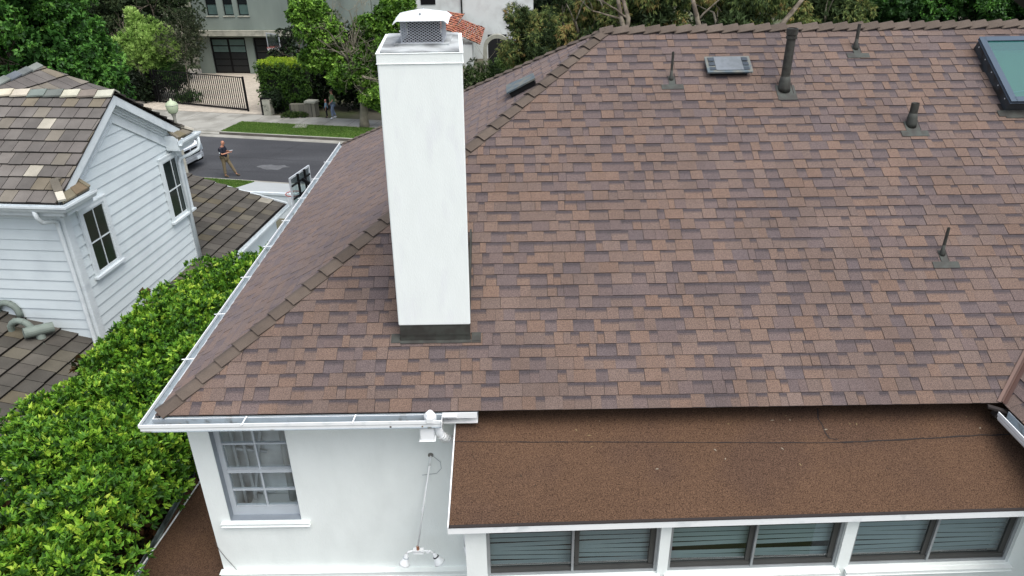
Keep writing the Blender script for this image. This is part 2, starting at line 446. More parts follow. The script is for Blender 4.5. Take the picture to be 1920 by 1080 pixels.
# ---- walls
H0 = 1.0
WX0, WY = -3.46, 6.22
wx0, wx1, wz0, wz1 = -3.235, -2.43, 5.17, 6.56
wb = MB()
T = .22
for (a, b, c, e) in ((WX0, wx0, H0, 6.86), (wx1, -.36, H0, 6.86), (wx0, wx1, H0, wz0), (wx0, wx1, wz1, 6.86)):
    wb.box(a, b, WY, WY + T, c, e)
wb.build('front_wall', M['stucco'], house)
for bb_ in ((WX0, WX0 + T, WY + T, BY - .35), (WX0, 8, BY - .35, BY - .15), (5.2, 5.4, 1.0, 6.2)):
    q = MB(); q.box(*bb_, H0, 6.86); q.build('wall', M['stucco'], house)
tb = MB(); tb.box(WX0 - .02, -.45, WY - .07, WY - .003, 4.33, 4.40); tb.box(WX0 - .01, -.45, WY - .035, WY - .003, 4.25, 4.327)
tb.build('wall_ledge', M['stucco'], house, bevel=.01)

# ---- window in the front wall
wf = MB(); y = WY + .09
fw = .062
wf.box(wx0, wx0 + fw, y, y + .05, wz0, wz1); wf.box(wx1 - .03, wx1, y, y + .05, wz0, wz1)
wf.box(wx0 + fw, wx1 - .03, y, y + .05, wz1 - .06, wz1); wf.box(wx0 + fw, wx1 - .03, y, y + .05, wz0, wz0 + .13)
mid = 5.83
wf.box(wx0 + fw, wx1 - .03, y - .018, y + .03, mid - .022, mid + .022)
gx0, gx1 = wx0 + fw, wx1 - .03; gxm = (gx0 + gx1) / 2
for z in (5.54, 6.19): wf.box(gx0, gx1, y + .008, y + .035, z - .009, z + .009)
wf.box(gxm - .010, gxm + .010, y + .005, y + .038, wz0 + .13, mid - .022); wf.box(gxm - .010, gxm + .010, y + .005, y + .038, mid + .022, wz1 - .06)
win = wf.build('window', M['winframe'], house, bevel=.003)
g = MB(); g.quad((gx0, y + .022, wz0 + .12), (gx1, y + .022, wz0 + .12), (gx1, y + .022, wz1 - .05), (gx0, y + .022, wz1 - .05)); g.build('pane', M['glass'], win)
j = MB(); j.box(wx0 + .001, wx0 + .006, WY + .004, y, wz0, wz1); j.box(wx1 - .006, wx1 - .001, WY + .004, y, wz0, wz1)
j.box(wx0 + .006, wx1 - .006, WY + .004, y, wz0 + .001, wz0 + .006)
j.build('jamb', M['jamb'], win)
sl = MB(); sl.box(wx0 - .09, wx1 + .09, WY - .04, WY - .002, wz0 - .055, wz0 - .012); sl.build('sill', M['stucco'], win, bevel=.012)
# simple interior behind that window; its added bars approximate reflections in the pane
rm = MB(); rm.box(wx0 - .0, wx0 + .02, WY + .25, WY + 2.2, 4.6, 6.8); rm.box(wx0 + .02, wx1 + .6, WY + .50, WY + .55, 4.6, 6.8)
rm.box(wx0 + .02, wx1 + 1.0, WY + .25, WY + 2.15, 4.60, 4.63); rm.box(wx1 + .95, wx1 + 1.0, WY + .25, WY + 2.15, 4.63, 6.8)
rm.build('room', M['room'], win)
rw = MB()
for k in range(3):
    x = wx0 + .04 + k * .11; rw.box(x, x + .03, WY + .36 + k * .02, WY + .39 + k * .02, 4.63, 6.5)
for z in (5.0, 5.3, 5.6, 5.9, 6.2): rw.beam((wx0 + .04, WY + .38, z), (wx0 + .38, WY + .46, z - .12), .02, .03)
rw.box(wx0 + .12, wx0 + .8, WY + .30, WY + .48, 4.9, 5.12); rw.beam((wx0 + .10, WY + .40, 4.9), (wx0 + .45, WY + .44, 6.5), .04, .03)
rw.build('reflection_bars', M['reflbar'], win)
cu = MB()
for k in range(3): cu.tube([(wx0 + .60 + k * .10, WY + .40, 4.9), (wx0 + .64 + k * .08, WY + .42, 6.6)], .05, 10)
cu.build('curtain', mat('curtain', (196, 196, 192), rough=.9), win, smooth=True)

# ---- gutters
def gutter(p, q, out, name, m_in, parent):
    """half open K profile from p to q along the eave; out = outward direction"""
    p, q, out = V(p), V(q), V(out)
    prof = [(.0, .0), (.0, -.10), (.085, -.10), (.098, -.075), (.098, -.05), (.106, -.035), (.106, .0), (.096, .0), (.096, -.03), (.10, -.045), (.088, -.07), (.078, -.092), (.008, -.092), (.008, .0)]
    mb = MB(); n = len(prof)
    def ring(c, mit):
        return [c + out * a + V((0, 0, b)) + mit * a for a, b in prof]
    d = (q - p).normalized()
    r0 = ring(p, -d * 1.0 if mitre[0] else V((0, 0, 0))); r1 = ring(q, d * 1.0 if mitre[1] else V((0, 0, 0)))
    mb.add(r0 + r1, [(i, (i + 1) % n, n + (i + 1) % n, n + i) for i in range(n)])
    mb.poly(r0); mb.poly(r1[::-1])
    o = mb.build(name, M['white'], parent); o.data.materials.append(M['gutter'])
    for i in range(8, 13): o.data.polygons[i].material_index = 1
    return o
GZ = 6.905
mitre = (1, 0); gut = gutter((EX - .02, EY - .02, GZ), (-.70, EY - .02, GZ), (0, -1, 0), 'gutter', None, house)
mitre = (1, 1); gut2 = gutter((EX - .02, EY - .02, GZ), (EX - .02, BY + .05, GZ), (-1, 0, 0), 'gutter', None, house)
gi = MB(); gi.box(EX - .01, -.70, EY - .125, EY - .03, GZ - .088, GZ - .080); gi.box(EX - .125, EX - .03, EY - .11, BY, GZ - .088, GZ - .08); gi.box(EX + .05, -.58, EY - .012, EY - .004, GZ - .055, GZ + .003)
gi.box(EX - .012, EX - .004, EY + .05, BY, GZ - .055, GZ + .003)
gi.build('gutter_floor', M['gutter'], gut)
deb = MB()
for k in range(90):
    x = random.choice([random.uniform(EX + .0, EX + .25), random.uniform(-1.5, -.8), random.uniform(-1.3, -.9)]); r = random.uniform(.004, .013)
    deb.box(x, x + r * 2, EY - .12 + random.random() * .07, EY - .10 + random.random() * .07, GZ - .079, GZ - .07 + r, lin(random.choice([(70, 58, 44), (46, 42, 38), (120, 100, 74)])))
deb.build('gutter_debris', mat('debris', rough=.9, attr=True), gut, kind='stuff')
for x in (-2.62, -1.55): 
    s = MB(); s.beam((x, EY - .02, GZ + .012), (x - .012, EY - .152, GZ + .006), .014, .004); s.build('strap', M['white'], gut)
yy = 6.9
while yy < 15:
    s = MB(); s.beam((EX + .03, yy, GZ + .016), (EX - .155, yy, GZ + .006), .016, .004); s.build('strap', M['white'], gut2); yy += 1.02
e = MB(); e.box(-.705, -.70, EY - .15, EY - .02, GZ - .10, GZ + .002); e.box(-.70, -.36, EY - .028, EY - .022, GZ - .045, GZ + .02)
e.box(-.699, -.56, EY - .06, EY - .029, GZ - .01, GZ - .004); e.build('gutter_end', M['white'], gut)
bx = MB(); bx.lathe((-.815, EY - .085, GZ - .02), [(.06, 0), (.062, .05), (.045, .085), (.012, .115)], n=6); bx.build('gutter_cap_cone', M['white'], gut)
sf_ = MB(); sf_.box(WX0 - .001, -.36, EY, WY - .002, 6.775, 6.79); sf_.box(EX + .01, WX0 - .004, EY, BY - .2, 6.775, 6.79); sf_.build('soffit', M['white'], house)
# downspout
ds = MB(); ds.box(-.93, -.79, EY - .09, EY + .0, GZ - .27, GZ - .11)
ds.build('downspout_box', M['white'], house, bevel=.012)
ds = MB(); ds.tube([(-.76, EY - .02, GZ - .12), (-.745, EY + .02, GZ - .28), (-.72, EY + .12, GZ - .42), (-.66, EY + .22, GZ - .50), (-.60, WY - .06, GZ - .62), (-.56, WY - .06, GZ - .8), (-.56, WY - .06, 4.9), (-.56, WY - .07, 4.78)], .04, 10)
for k in range(9):
    t = k / 8; p = V((-.745, EY + .02, GZ - .28)).lerp(V((-.60, WY - .06, GZ - .62)), t); ds.lathe(p, [(.046, 0), (.046, .012)], n=10, axis=V((.15, .3, -.5)))
ds.build('downspout', M['white'], house, smooth=True)
el = MB(); el.tube([(-.56, WY - .07, 4.80), (-.54, WY - .12, 4.66), (-.46, WY - .13, 4.60), (-.36, WY - .12, 4.58)], .045, 10); el.build('drain_elbow', M['white'], house, smooth=True)

# ---- flat porch roof and the band of windows below
FX0, FX1, FY0, FY1 = -.585, 5.16, 4.765, 6.20
SK = .0205
fr = MB()
nx, ny = 46, 10; zs = lambda x, y: 6.50 + (y - SK * (x - FX0) - FY0) * .165 + .006 * math.sin(x * 2.1 + y) * math.sin(y * 3) 
g = [[V((FX0 + (FX1 - FX0) * i / nx, FY0 + SK * (FX1 - FX0) * i / nx + (FY1 - FY0) * j / ny, 0)) for j in range(ny + 1)] for i in range(nx + 1)]
for r_ in g:
    for p in r_: p.z = zs(p.x, p.y)
for i in range(nx):
    for j in range(ny): fr.quad(g[i][j], g[i + 1][j], g[i + 1][j + 1], g[i][j + 1])
flat = fr.build('flat_porch_roof', M['cap_sheet'], house, smooth=True)
st = MB()
def seamline(pts, w=.009):
    pts = [at_seam(*p) for p in pts]
    for a, b in zip(pts, pts[1:]):
        d = (b - a); s = V((-d.y, d.x, 0)).normalized() * w * random.uniform(.3, .7); st.quad(a - s, b - s, b + s * .9, a + s * .9)
def at_seam(px, py):
    p = at_z(px, py, 6.6)
    for _ in range(4): p = at_z(px, py, zs(p.x, p.y) + .004)
    return p
def wig(x0, y0, x1, y1, n, a): return [(x0 + (x1 - x0) * i / n, y0 + (y1 - y0) * i / n + random.uniform(-a, a)) for i in range(n + 1)]
seamline(wig(852, 828, 1560, 830, 30, .5), .011); seamline(wig(1560, 830, 1920, 812, 18, 1.1), .018)
seamline([(1533, 766), (1534, 785), (1541, 795), (1548, 812), (1556, 822), (1572, 824)], .013)
st.build('tar_seam', M['seam'], flat)
for i in range(5):   # granule loss patch
    pass
lf = MB()
for k in range(34):
    x = random.uniform(FX0 + .1, FX1 - .2); y = FY0 + SK * (x - FX0) + random.choice([random.uniform(.05, 1.2), random.uniform(.9, 1.2)]); z = zs(x, y) + .003; r_ = random.uniform(.006, .014); a = random.random() * 6.3
    lf.poly([(x + math.cos(a) * r_ * 1.8, y + math.sin(a) * r_ * 1.8, z), (x - math.sin(a) * r_ * .6, y + math.cos(a) * r_ * .6, z + .003), (x - math.cos(a) * r_ * 1.8, y - math.sin(a) * r_ * 1.8, z), (x + math.sin(a) * r_ * .6, y - math.cos(a) * r_ * .6, z + .002)], lin(random.choice([(60, 48, 36), (132, 116, 84), (84, 66, 44), (150, 140, 124)])))
tag(lf.build('leaf_litter', mat('litter', rough=.9, attr=True), None), 'small dry leaf bits scattered on the flat brown porch roof', 'leaf litter', kind='stuff')
fa = MB(); fa.prism([(FX0 - .012, FY0 - .02, 6.425), (FX0 - .012, FY0, 6.425), (FX0 - .012, FY0, 6.503), (FX0 - .012, FY0 - .02, 6.503)], (FX1 - FX0, 0, 0))
fa.prism([(FX0 - .014, FY0 + .001, 6.40), (FX0 - .014, FY1, 6.62), (FX0 - .014, FY1, 6.745), (FX0 - .014, FY0 + .001, 6.505)], (.012, 0, 0))
fa.shear(SK, FX0).build('fascia', M['white'], house)
de = MB(); de.prism([(FX0 - .002, FY0 - .024, 6.497), (FX0 - .002, FY0 + .006, 6.500), (FX0 - .002, FY0 + .006, 6.508), (FX0 - .002, FY0 - .024, 6.506)], (FX1 - FX0, 0, 0)); de.shear(SK, FX0).build('roof_edge', M['seam'], flat)
BYW = 4.86
xs = [(-.27, 1.32), (1.415, 3.02), (3.13, 4.66)]
bz0, bz1 = 5.72, 6.43
pw = MB(); px_ = [-.46] + [v for p in xs for v in p] + [5.3]
for i in range(0, len(px_), 2): pw.box(px_[i], px_[i + 1], BYW, BYW + .16, 3.0, bz1)
for a, b in xs: pw.box(a, b, BYW, BYW + .16, 3.0, bz0)
pw.box(-.46, 5.3, BYW, BYW + .16, bz1, 6.49)
pw.box(-.46, -.30, BYW + .16, WY, 3.0, 6.5)
pw.shear(SK, FX0).build('porch_wall', M['stucco'], house)
for wi, (a, b) in enumerate(xs):
    f = MB(); t = .03; y = BYW + .035
    f.box(a, a + t, y, y + .06, bz0, bz1); f.box(b - t, b, y, y + .06, bz0, bz1); f.box(a + t, b - t, y, y + .06, bz1 - t, bz1); f.box(a + t, b - t, y, y + .06, bz0, bz0 + t)
    c = (a + b) / 2; f.box(c - .011, c + .011, y - .004, y + .045, bz0 + t, bz1 - t)
    w = f.shear(SK, FX0).build('porch_window', M['alu'], house)
    f = MB(); f.box(a + t, b - t, y + .01, y + .05, bz0 + t, bz0 + t + .05); f.box(c - .06 if wi else c + .02, c - .011 if wi else c + .06, y + .02, y + .05, bz0 + .08, bz1 - t)
    f.box(b - t - .05, b - t, y + .02, y + .05, bz0 + .08, bz1 - t)
    f.shear(SK, FX0).build('track', M['dalu'], w)
    f = MB(); f.quad((a + t, y + .03, bz0 + t), (b - t, y + .03, bz0 + t), (b - t, y + .03, bz1 - t), (a + t, y + .03, bz1 - t)); f.shear(SK, FX0).build('pane', M['glassb'], w)
    f = MB(); n = 11
    for k in range(n):
        z = bz0 + .06 + k * (bz1 - bz0 - .08) / n; sag = (.012 * math.sin(wi * 2 + k) if k < 5 else 0)
        if wi == 1 and k == 2: continue
        for (p, q) in ((a + .02, c - .01), (c + .01, b - .02)):
            f.obox((p, y + .085, z + sag), (q - p, 0, -sag * 1.6), (0, .006, .043), (0, .002, -.0015))
    f.shear(SK, FX0).build('blind', M['blind'], w)
    f = MB(); f.box(a - .1, b + .1, y + .35, y + .36, bz0 - 1.2, bz1 + .05); f.shear(SK, FX0).build('dark_room', M['black'], w)
    f = MB(); f.box(a - .02, b + .02, BYW - .05, BYW - .002, bz0 - .05, bz0 - .008); f.shear(SK, FX0).build('sill', M['stucco'], w, bevel=.006)

# ---- side flat roof at the lower left
sr = MB(); SX = -4.47; SZ = 4.33
sr.prism([(SX, 2.5, SZ - .1), (WX0, 2.5, SZ - .1), (WX0, 13.5, SZ - .1), (SX, 13.5, SZ - .1)], (0, 0, .1))
sr.prism([(WX0, 2.5, SZ - .1), (2, 2.5, SZ - .1), (2, 4.8, SZ - .1), (WX0, 4.8, SZ - .1)], (0, 0, .09))
sroof = sr.build('side_porch_roof', M['cap_sheet'], house)
sg = MB(); sg.box(SX - .075, SX - .06, 2.5, 13.5, SZ - .09, SZ + .02); sg.box(SX - .06, SX - .005, 2.5, 13.5, SZ - .09, SZ - .07); sg.box(SX - .02, SX - .003, 2.5, 13.5, SZ - .06, SZ + .012)
sg.build('gutter', mat('old_gutter', (128, 142, 140), rough=.6, var=.25, scale=4, c2=(84, 90, 86), c2scale=5), sroof)
sw = MB(); sw.box(SX + .1, WX0 - .01, 2.6, 13.4, H0, SZ - .1); sw.build('side_porch_wall', M['stucco'], house)

# ---- chimney
cx0, cx1, cy0, cy1, ctz = -1.165, -.430, 6.50, 7.62, 10.13
cm_ = MB()
zb = 7.53
zz = lambda y: max(zb, EZ + (y - EY) * (RZ - EZ) / (RY - EY) - .05)
SB = -.075
cm_.add([(cx0, cy0, zb), (cx1, cy0, zb), (cx1 + SB, cy1, zz(cy1)), (cx0 + SB, cy1, zz(cy1)), (cx0, cy0, ctz - .001), (cx1, cy0, ctz - .001), (cx1 + SB, cy1, ctz - .001), (cx0 + SB, cy1, ctz - .001)], [(0, 1, 2, 3), (7, 6, 5, 4), (0, 4, 5, 1), (1, 5, 6, 2), (2, 6, 7, 3), (3, 7, 4, 0)])
chim = cm_.build('chimney', M['chim'], house, bevel=.012)
def skewbox(m, i, z0_, z1_): m.prism([(cx0 + i, cy0 + i, z0_), (cx1 - i, cy0 + i, z0_), (cx1 - i + SB, cy1 - i, z0_), (cx0 + i + SB, cy1 - i, z0_)], (0, 0, z1_ - z0_))
cr = MB(); skewbox(cr, -.004, ctz, ctz + .085); cr.build('crown_band', M['chim'], chim, bevel=.006)
cr = MB(); skewbox(cr, .03, ctz + .0852, ctz + .096)
mx_, my_ = (cx0 + cx1) / 2 - .01, 7.06
cr.prism([(mx_ - .24, my_ - .26, ctz + .0962), (mx_ + .24, my_ - .26, ctz + .0962), (mx_ + .24, my_ + .26, ctz + .0962), (mx_ - .24, my_ + .26, ctz + .0962)], (0, 0, .018))
cr.build('crown', M['chimtop'], chim, bevel=.008)
tp = ctz + .112
fl = MB(); hx, hy = .185, .22
fl.box(mx_ - hx + .012, mx_ + hx - .012, my_ - hy + .012, my_ + hy - .012, tp, tp + .02)
fl.build('cap_dark_slab', M['black'], chim)  # black slab paints the dark inside of the cap over the crown
# expanded-metal mesh : two families of inclined wires on four sides
ms = MB(); hz = .205
def face_mesh(o, du, wid):
    n = int(wid / .034); r = .0022
    o = V(o); du = V(du)
    step = .034; rows = int(hz / .0205); rh = hz / rows
    for j in range(rows):
        for i in range(n):
            a = o + du * (i * wid / n) + V((0, 0, j * rh)); b = a + du * (wid / n / 2) + V((0, 0, rh / 2)); c = a + du * (wid / n)
            top = b + V((0, 0, 0)); 
            for p, q in ((a, b), (b, c), (a, a + du * (wid / n / 2) - V((0, 0, rh / 2))), (a + du * (wid / n / 2) - V((0, 0, rh / 2)), c)):
                if q.z < o.z - .001 or p.z < o.z - .001: continue
                ms.beam(p, q, r * 1.5, r * 1.5)
for o, du, w_ in (((mx_ - hx, my_ - hy, tp), (1, 0, 0), 2 * hx), ((mx_ - hx, my_ + hy, tp), (1, 0, 0), 2 * hx), ((mx_ - hx, my_ - hy, tp), (0, 1, 0), 2 * hy), ((mx_ + hx, my_ - hy, tp), (0, 1, 0), 2 * hy)):
    face_mesh(o, du, w_)
for z in (tp + .004, tp + hz):
    a, b = .004, .012
    ms.box(mx_ - hx - a, mx_ + hx + a, my_ - hy - a, my_ - hy + a, z - .006, z + .006); ms.box(mx_ - hx - a, mx_ + hx + a, my_ + hy - a, my_ + hy + a, z - .006, z + .006)
    ms.box(mx_ - hx - a, mx_ - hx + a, my_ - hy, my_ + hy, z - .006, z + .006); ms.box(mx_ + hx - a, mx_ + hx + a, my_ - hy, my_ + hy, z - .006, z + .006)
ms.build('spark_mesh', M['mesh'], chim)
inn = MB(); inn.lathe((mx_, my_, tp + .02), [(.15, 0), (.15, .15)], n=16, cap=True); inn.build('flue_liner', mat('flue', (50, 50, 52)), chim)
# lid: shallow hipped pan with two bent skirts
ld = MB(); lz = tp + hz + .008; ox, oy = .245, .29
pts = {}
def grid(xs_, ys_, zf, th=.006):
    nx_, ny_ = len(xs_), len(ys_)
    P = [[V((x, y_, zf(x, y_))) for y_ in ys_] for x in xs_]
    for i in range(nx_ - 1):
        for j in range(ny_ - 1): ld.quad(P[i][j], P[i + 1][j], P[i + 1][j + 1], P[i][j + 1])
def lidz(x, y_):
    a = abs(x - mx_) / ox; b = abs(y_ - my_) / oy
    base = lz + .042 * (1 - max(a, b) ** 1.4)
    if abs(y_ - my_ + .01) < .03: base += .012
    return base + (-.028 if a > .85 else 0) * (a - .85) / .15 - (.0 if b < .9 else .012)
grid([mx_ + ox * k for k in (-1, -.85, -.5, -.2, 0, .2, .5, .85, 1)], [my_ + oy * k for k in (-1, -.9, -.6, -.3, -.12, -.06, 0, .06, .3, .6, .9, 1)], lidz)
lid = ld.build('lid', M['galv'], chim); sol = lid.modifiers.new('t', 'SOLIDIFY'); sol.thickness = .005
for y_ in (my_ - .17, my_ + .1):
    sc_ = MB(); sc_.lathe((mx_ - .01, y_, lidz(mx_, y_) + .0), [(.010, 0), (.010, .012), (.005, .02)], n=8); sc_.build('lid_screw', M['alu'], chim)
for o in [chim] + list(chim.children_recursive):      # the shaft leans a little to the right
    for v in o.data.vertices:
        z = v.co.z + 1.2
        if z > zb: v.co.x += .0135 * (z - zb)
# base flashing
bf = MB()
def fy(y): return EZ + (y - EY) * (RZ - EZ) / (RY - EY)
z0 = fy(cy0 - .06)
bf.prism([(cx0 + .01, cy0 + .012, fy(cy0) - .02), (cx1 - .01, cy0 + .012, fy(cy0) - .02), (cx1 - .01, cy0 + .012, zb - .002), (cx0 + .01, cy0 + .012, zb - .002)], (0, .05, 0))
for sx in (cx0 + .012, cx1 - .032): bf.prism([(sx, cy0 + .064, fy(cy0 + .06) - .02), (sx, cy1, fy(cy1) - .02), (sx, cy1, fy(cy1) + .12), (sx, cy0 + .064, fy(cy0 + .06) + .16)], (.02, 0, 0))
bf.build('base_flashing', M['flash'], chim)
ap = MB()
uv = lambda x, y: PF.uv(V((x, y, fy(y))))
def onroof(mb, x0, x1, s0, s1, h=.018, t=.004): mb.prism([PF.p(x0 - EX, s0, h), PF.p(x1 - EX, s0, h), PF.p(x1 - EX, s1, h), PF.p(x0 - EX, s1, h)], PF.n * t)
sA = PF.uv(V((0, cy0, fy(cy0))))[1]
s_lo = PF.uv(PF.hit(810, 645))[1]
onroof(ap, cx0 - .0, cx1 + .0, s_lo, sA + .03, .018)
onroof(ap, cx0 - .095, cx0 - .004, s_lo + .01, s_lo + .115, .016); onroof(ap, cx1 + .004, cx1 + .10, s_lo + .02, s_lo + .12, .016)
onroof(ap, cx1 + .004, cx1 + .10, s_lo + .0, s_lo + .016, .016)
ap.quad(PF.p(cx0 - EX, s_lo + .04, .024), PF.p(cx1 - EX, s_lo + .04, .024), (cx1 - .005, cy0 + .008, fy(cy0) + .10), (cx0 + .005, cy0 + .008, fy(cy0) + .10))
ap.build('apron_flashing', M['flash'], chim)

# ---- roof penetrations
def vent(px, py, tpx, tpy, r, label, hood=None, plate='T', lean=0.0, cone=1.9):
    """plumbing vent: foot pixel on the roof, top pixel -> height of a vertical pipe"""
    P = PF.hit(px, py); d = ray(tpx, tpy); t = P.y / d.y; H = (CAM + d * t).z - P.z
    s = PF.uv(P)[1]; X = P.x
    b = MB(); top = P + V((0, 0, H))
    b.tube([P - V((0, 0, .05)), P + V((0, 0, H * .5)), top], [r, r, r * .96], 14, cap=False)
    b.tube([top, top - V((0, 0, .01)), top - V((0, 0, .08))], [r * .96, r * .75, r * .7], 14, cap=False)
    o = b.build('vent_pipe', M['pipe'], house, smooth=True, label=label)
    b = MB(); b.lathe(P + V((0, 0, H - .10)), [(r * .8, 0), (r * .8, .012)], n=14); b.build('dark_bore', M['black'], o)
    b = MB(); b.tube([P + PF.n * .0 - PF.s * r * .3, P + PF.n * .035, P + V((0, 0, r * cone + .03)), P + V((0, 0, r * cone + .09))], [r * cone, r * cone * .93, r * 1.25, r * 1.03], 16)
    b.build('collar', M['flash'], o, smooth=True)
    b = MB(); w = r * 1.5 + .02
    if plate == 'T':
        onroof(b, X - .13 - r * .6, X + .13 + r * .9, s - .175 - r * .4, s - .095 - r * .2, .014); onroof(b, X - w + .01, X + w, s - .095 - r * .2 + .0005, s + .05, .0145)
    else:
        onroof(b, X - w * 1.0, X + w * 1.35, s - .20, s + .06, .014)
    b.build('plate', M['flashplate'], o)
    b = MB(); q = [PF.p(X - EX + w + .004, s - .09, .017), PF.p(X - EX + w + .004, s + .10, .017)]
    b.beam(q[0], q[1], .012, .003, up=PF.n); b.build('seal', M['seam'], o)
    if hood:
        b = MB(); b.lathe(top - V((0, 0, .12)), [(r * 1.02, 0), (r * 1.2, .005), (r * 1.2, .035), (r * 1.02, .04), (r * 1.22, .05), (r * 1.25, .125), (r * 1.0, .13)], n=16, cap=False); b.build('hood', M['pipe'], o, smooth=False)
    return o
vent(1258, 150, 1262.5, 97, .017, 'thin dark vent pipe')
vent(1469, 168, 1488, 54, .056, 'tall dark flue pipe with cap collar', hood=True, plate='S', cone=1.45)
vent(1603, 92, 1607, 45, .022, 'short dark vent pipe near the ridge')
vent(1707, 235, 1714, 193, .048, 'short fat dark vent pipe', cone=1.35)
vent(1765, 478, 1774, 427, .017, 'thin dark vent pipe low on the slope')
# box vent
def roof_pt(px, py, h=0): 
    return hit(px, py, PF.o + PF.n * h, PF.n)
cs = [roof_pt(*p, .10) for p in ((1319, 106), (1401, 104), (1414, 134), (1331, 136))]
us_ = [PF.uv(p) for p in cs]; u0 = (us_[0][0] + us_[3][0]) / 2; u1 = (us_[1][0] + us_[2][0]) / 2; s0 = (us_[2][1] + us_[3][1]) / 2; s1 = (us_[0][1] + us_[1][1]) / 2
b = MB(); P = PF.p
b.prism([P(u0, s0, .085), P(u1, s0, .085), P(u1, s1, .07), P(u0, s1, .07)], PF.n * .02)
bv = b.build('box_vent', M['bluegrey'], house, bevel=.006, label='low square attic vent')
b = MB(); b.prism([P(u0 + .05, s0 + .03, .012), P(u1 - .05, s0 + .03, .012), P(u1 - .05, s1 - .03, .012), P(u0 + .05, s1 - .03, .012)], PF.n * .07); b.build('vent_box', M['black'], bv)
b = MB(); b.prism([P(u0 + .11, s0 + .03, .1055), P(u1 - .11, s0 + .03, .1055), P(u1 - .11, s1 - .01, .091), P(u0 + .11, s1 - .01, .091)], PF.n * .006); b.build('vent_lid', M['solar'], bv)
for (a, c) in ((u0 + .03, u0 + .105), (u1 - .105, u1 - .03)):
    b = MB()
    for k in range(3):
        f0 = s0 + .035 + k * (s1 - s0 - .05) / 3; f1 = f0 + (s1 - s0 - .05) / 3 - .008
        b.prism([P(a, f0, .107), P(c, f0, .107), P(c, f1, .094), P(a, f1, .094)], PF.n * .004)
    b.build('louvre', M['louvre'], bv)
# left slope vent
def lpt(px, py, h): return PL.uv(hit(px, py, PL.o + PL.n * h, PL.n))
q = [lpt(*p, .10) for p in ((949, 160), (1000, 137), (1003, 147), (950, 175))]
u0 = min(p[0] for p in q); u1 = max(p[0] for p in q); s0 = min(p[1] for p in q); s1 = max(p[1] for p in q)
um = (q[0][0] + q[3][0]) / 2; 
P = PL.p
b = MB(); pp = [P(a, c, .085) for a, c in q]; b.prism(pp, PL.n * .02); lv = b.build('side_vent', M['bluegrey'], house, label='low grey vent on the side slope')
ctr = sum((V((a, c, 0)) for a, c in q), V()) / 4
b = MB(); b.prism([P(ctr.x + (a - ctr.x) * .88, ctr.y + (c - ctr.y) * .88, .012) for a, c in q], PL.n * .072); b.build('vent_box', M['black'], lv)
# skylight
P = PF.p; h = .15
b = MB(); t = .035
for (a, c, e, f) in ((su0, su0 + t, ss0, ss1), (su1 - t, su1, ss0, ss1), (su0 + t, su1 - t, ss0, ss0 + t), (su0 + t, su1 - t, ss1 - t, ss1)):
    b.prism([P(a, e, -.02), P(c, e, -.02), P(c, f, -.02), P(a, f, -.02)], PF.n * (h + .02))
skl = b.build('skylight', M['skycurb'], house)
b = MB(); t2 = .055; o_ = .012
for (a, c, e, f) in ((su0 - o_, su0 + t2, ss0 - o_, ss1 + o_), (su1 - t2, su1 + o_, ss0 - o_, ss1 + o_), (su0 + t2, su1 - t2, ss0 - o_, ss0 + t2), (su0 + t2, su1 - t2, ss1 - t2, ss1 + o_)):
    b.prism([P(a, e, h + .001), P(c, e, h + .001), P(c, f, h + .001), P(a, f, h + .001)], PF.n * .04)
b.build('skylight_frame', M['skyframe'], skl, bevel=.006)
b = MB(); b.quad(P(su0 + t2, ss0 + t2, h + .025), P(su1 - t2, ss0 + t2, h + .025), P(su1 - t2, ss1 - t2, h + .025), P(su0 + t2, ss1 - t2, h + .025)); b.build('pane', M['glass_sky'], skl)
b = MB()   # the light well below
a, c, e, f = su0 + .035, su1 - .035, ss0 + .035, ss1 - .035
A = [P(a, e), P(c, e), P(c, f), P(a, f)]; D = V((0, 0, -1.3))
for i in range(4): b.quad(A[i], A[(i + 1) % 4], A[(i + 1) % 4] + D, A[i] + D)
b.poly([p + D for p in A]); b.build('light_well', M['cream'], skl)
for k in range(5): 
    b = MB(); pp = P(su0 + .0, ss0 + .12 + k * (ss1 - ss0 - .2) / 4, h - .05); b.lathe(pp, [(.008, 0), (.008, .006)], axis=-PF.u, n=8); b.build('curb_screw', M['galv'], skl)
b = MB(); onroof(b, EX + su0 - .02, EX + su1, ss0 - .13, ss0 - .001, .015); onroof(b, EX + su0 - .10, EX + su0 - .001, ss0 - .10, ss0 + .0, .0145); b.build('skylight_apron', M['flash'], skl)
b = MB(); b.beam(P(su0 + .2, ss0 + .75, -.5), P(su0 + 1.0, ss0 + .85, -.45), .02, .01); b.build('well_wire', M['galv'], skl)
# corner guard at the valley foot
b = MB(); b.lathe((VX + .01, EY - .02, EZ - .13), [(.09, 0), (.075, .04), (.03, .07)], n=7); b.beam((VX - .15, EY - .02, EZ - .02), (VX + .03, EY - .09, EZ - .05), .05, .02)
b.build('valley_patch', M['seam'], house)
mitre = (0, 0); wg = gutter((VX - .0, EY - .12, EZ - .015), (VX - .0, EY - 4.9, EZ - .015), (-1, 0, 0), 'gutter', None, house)

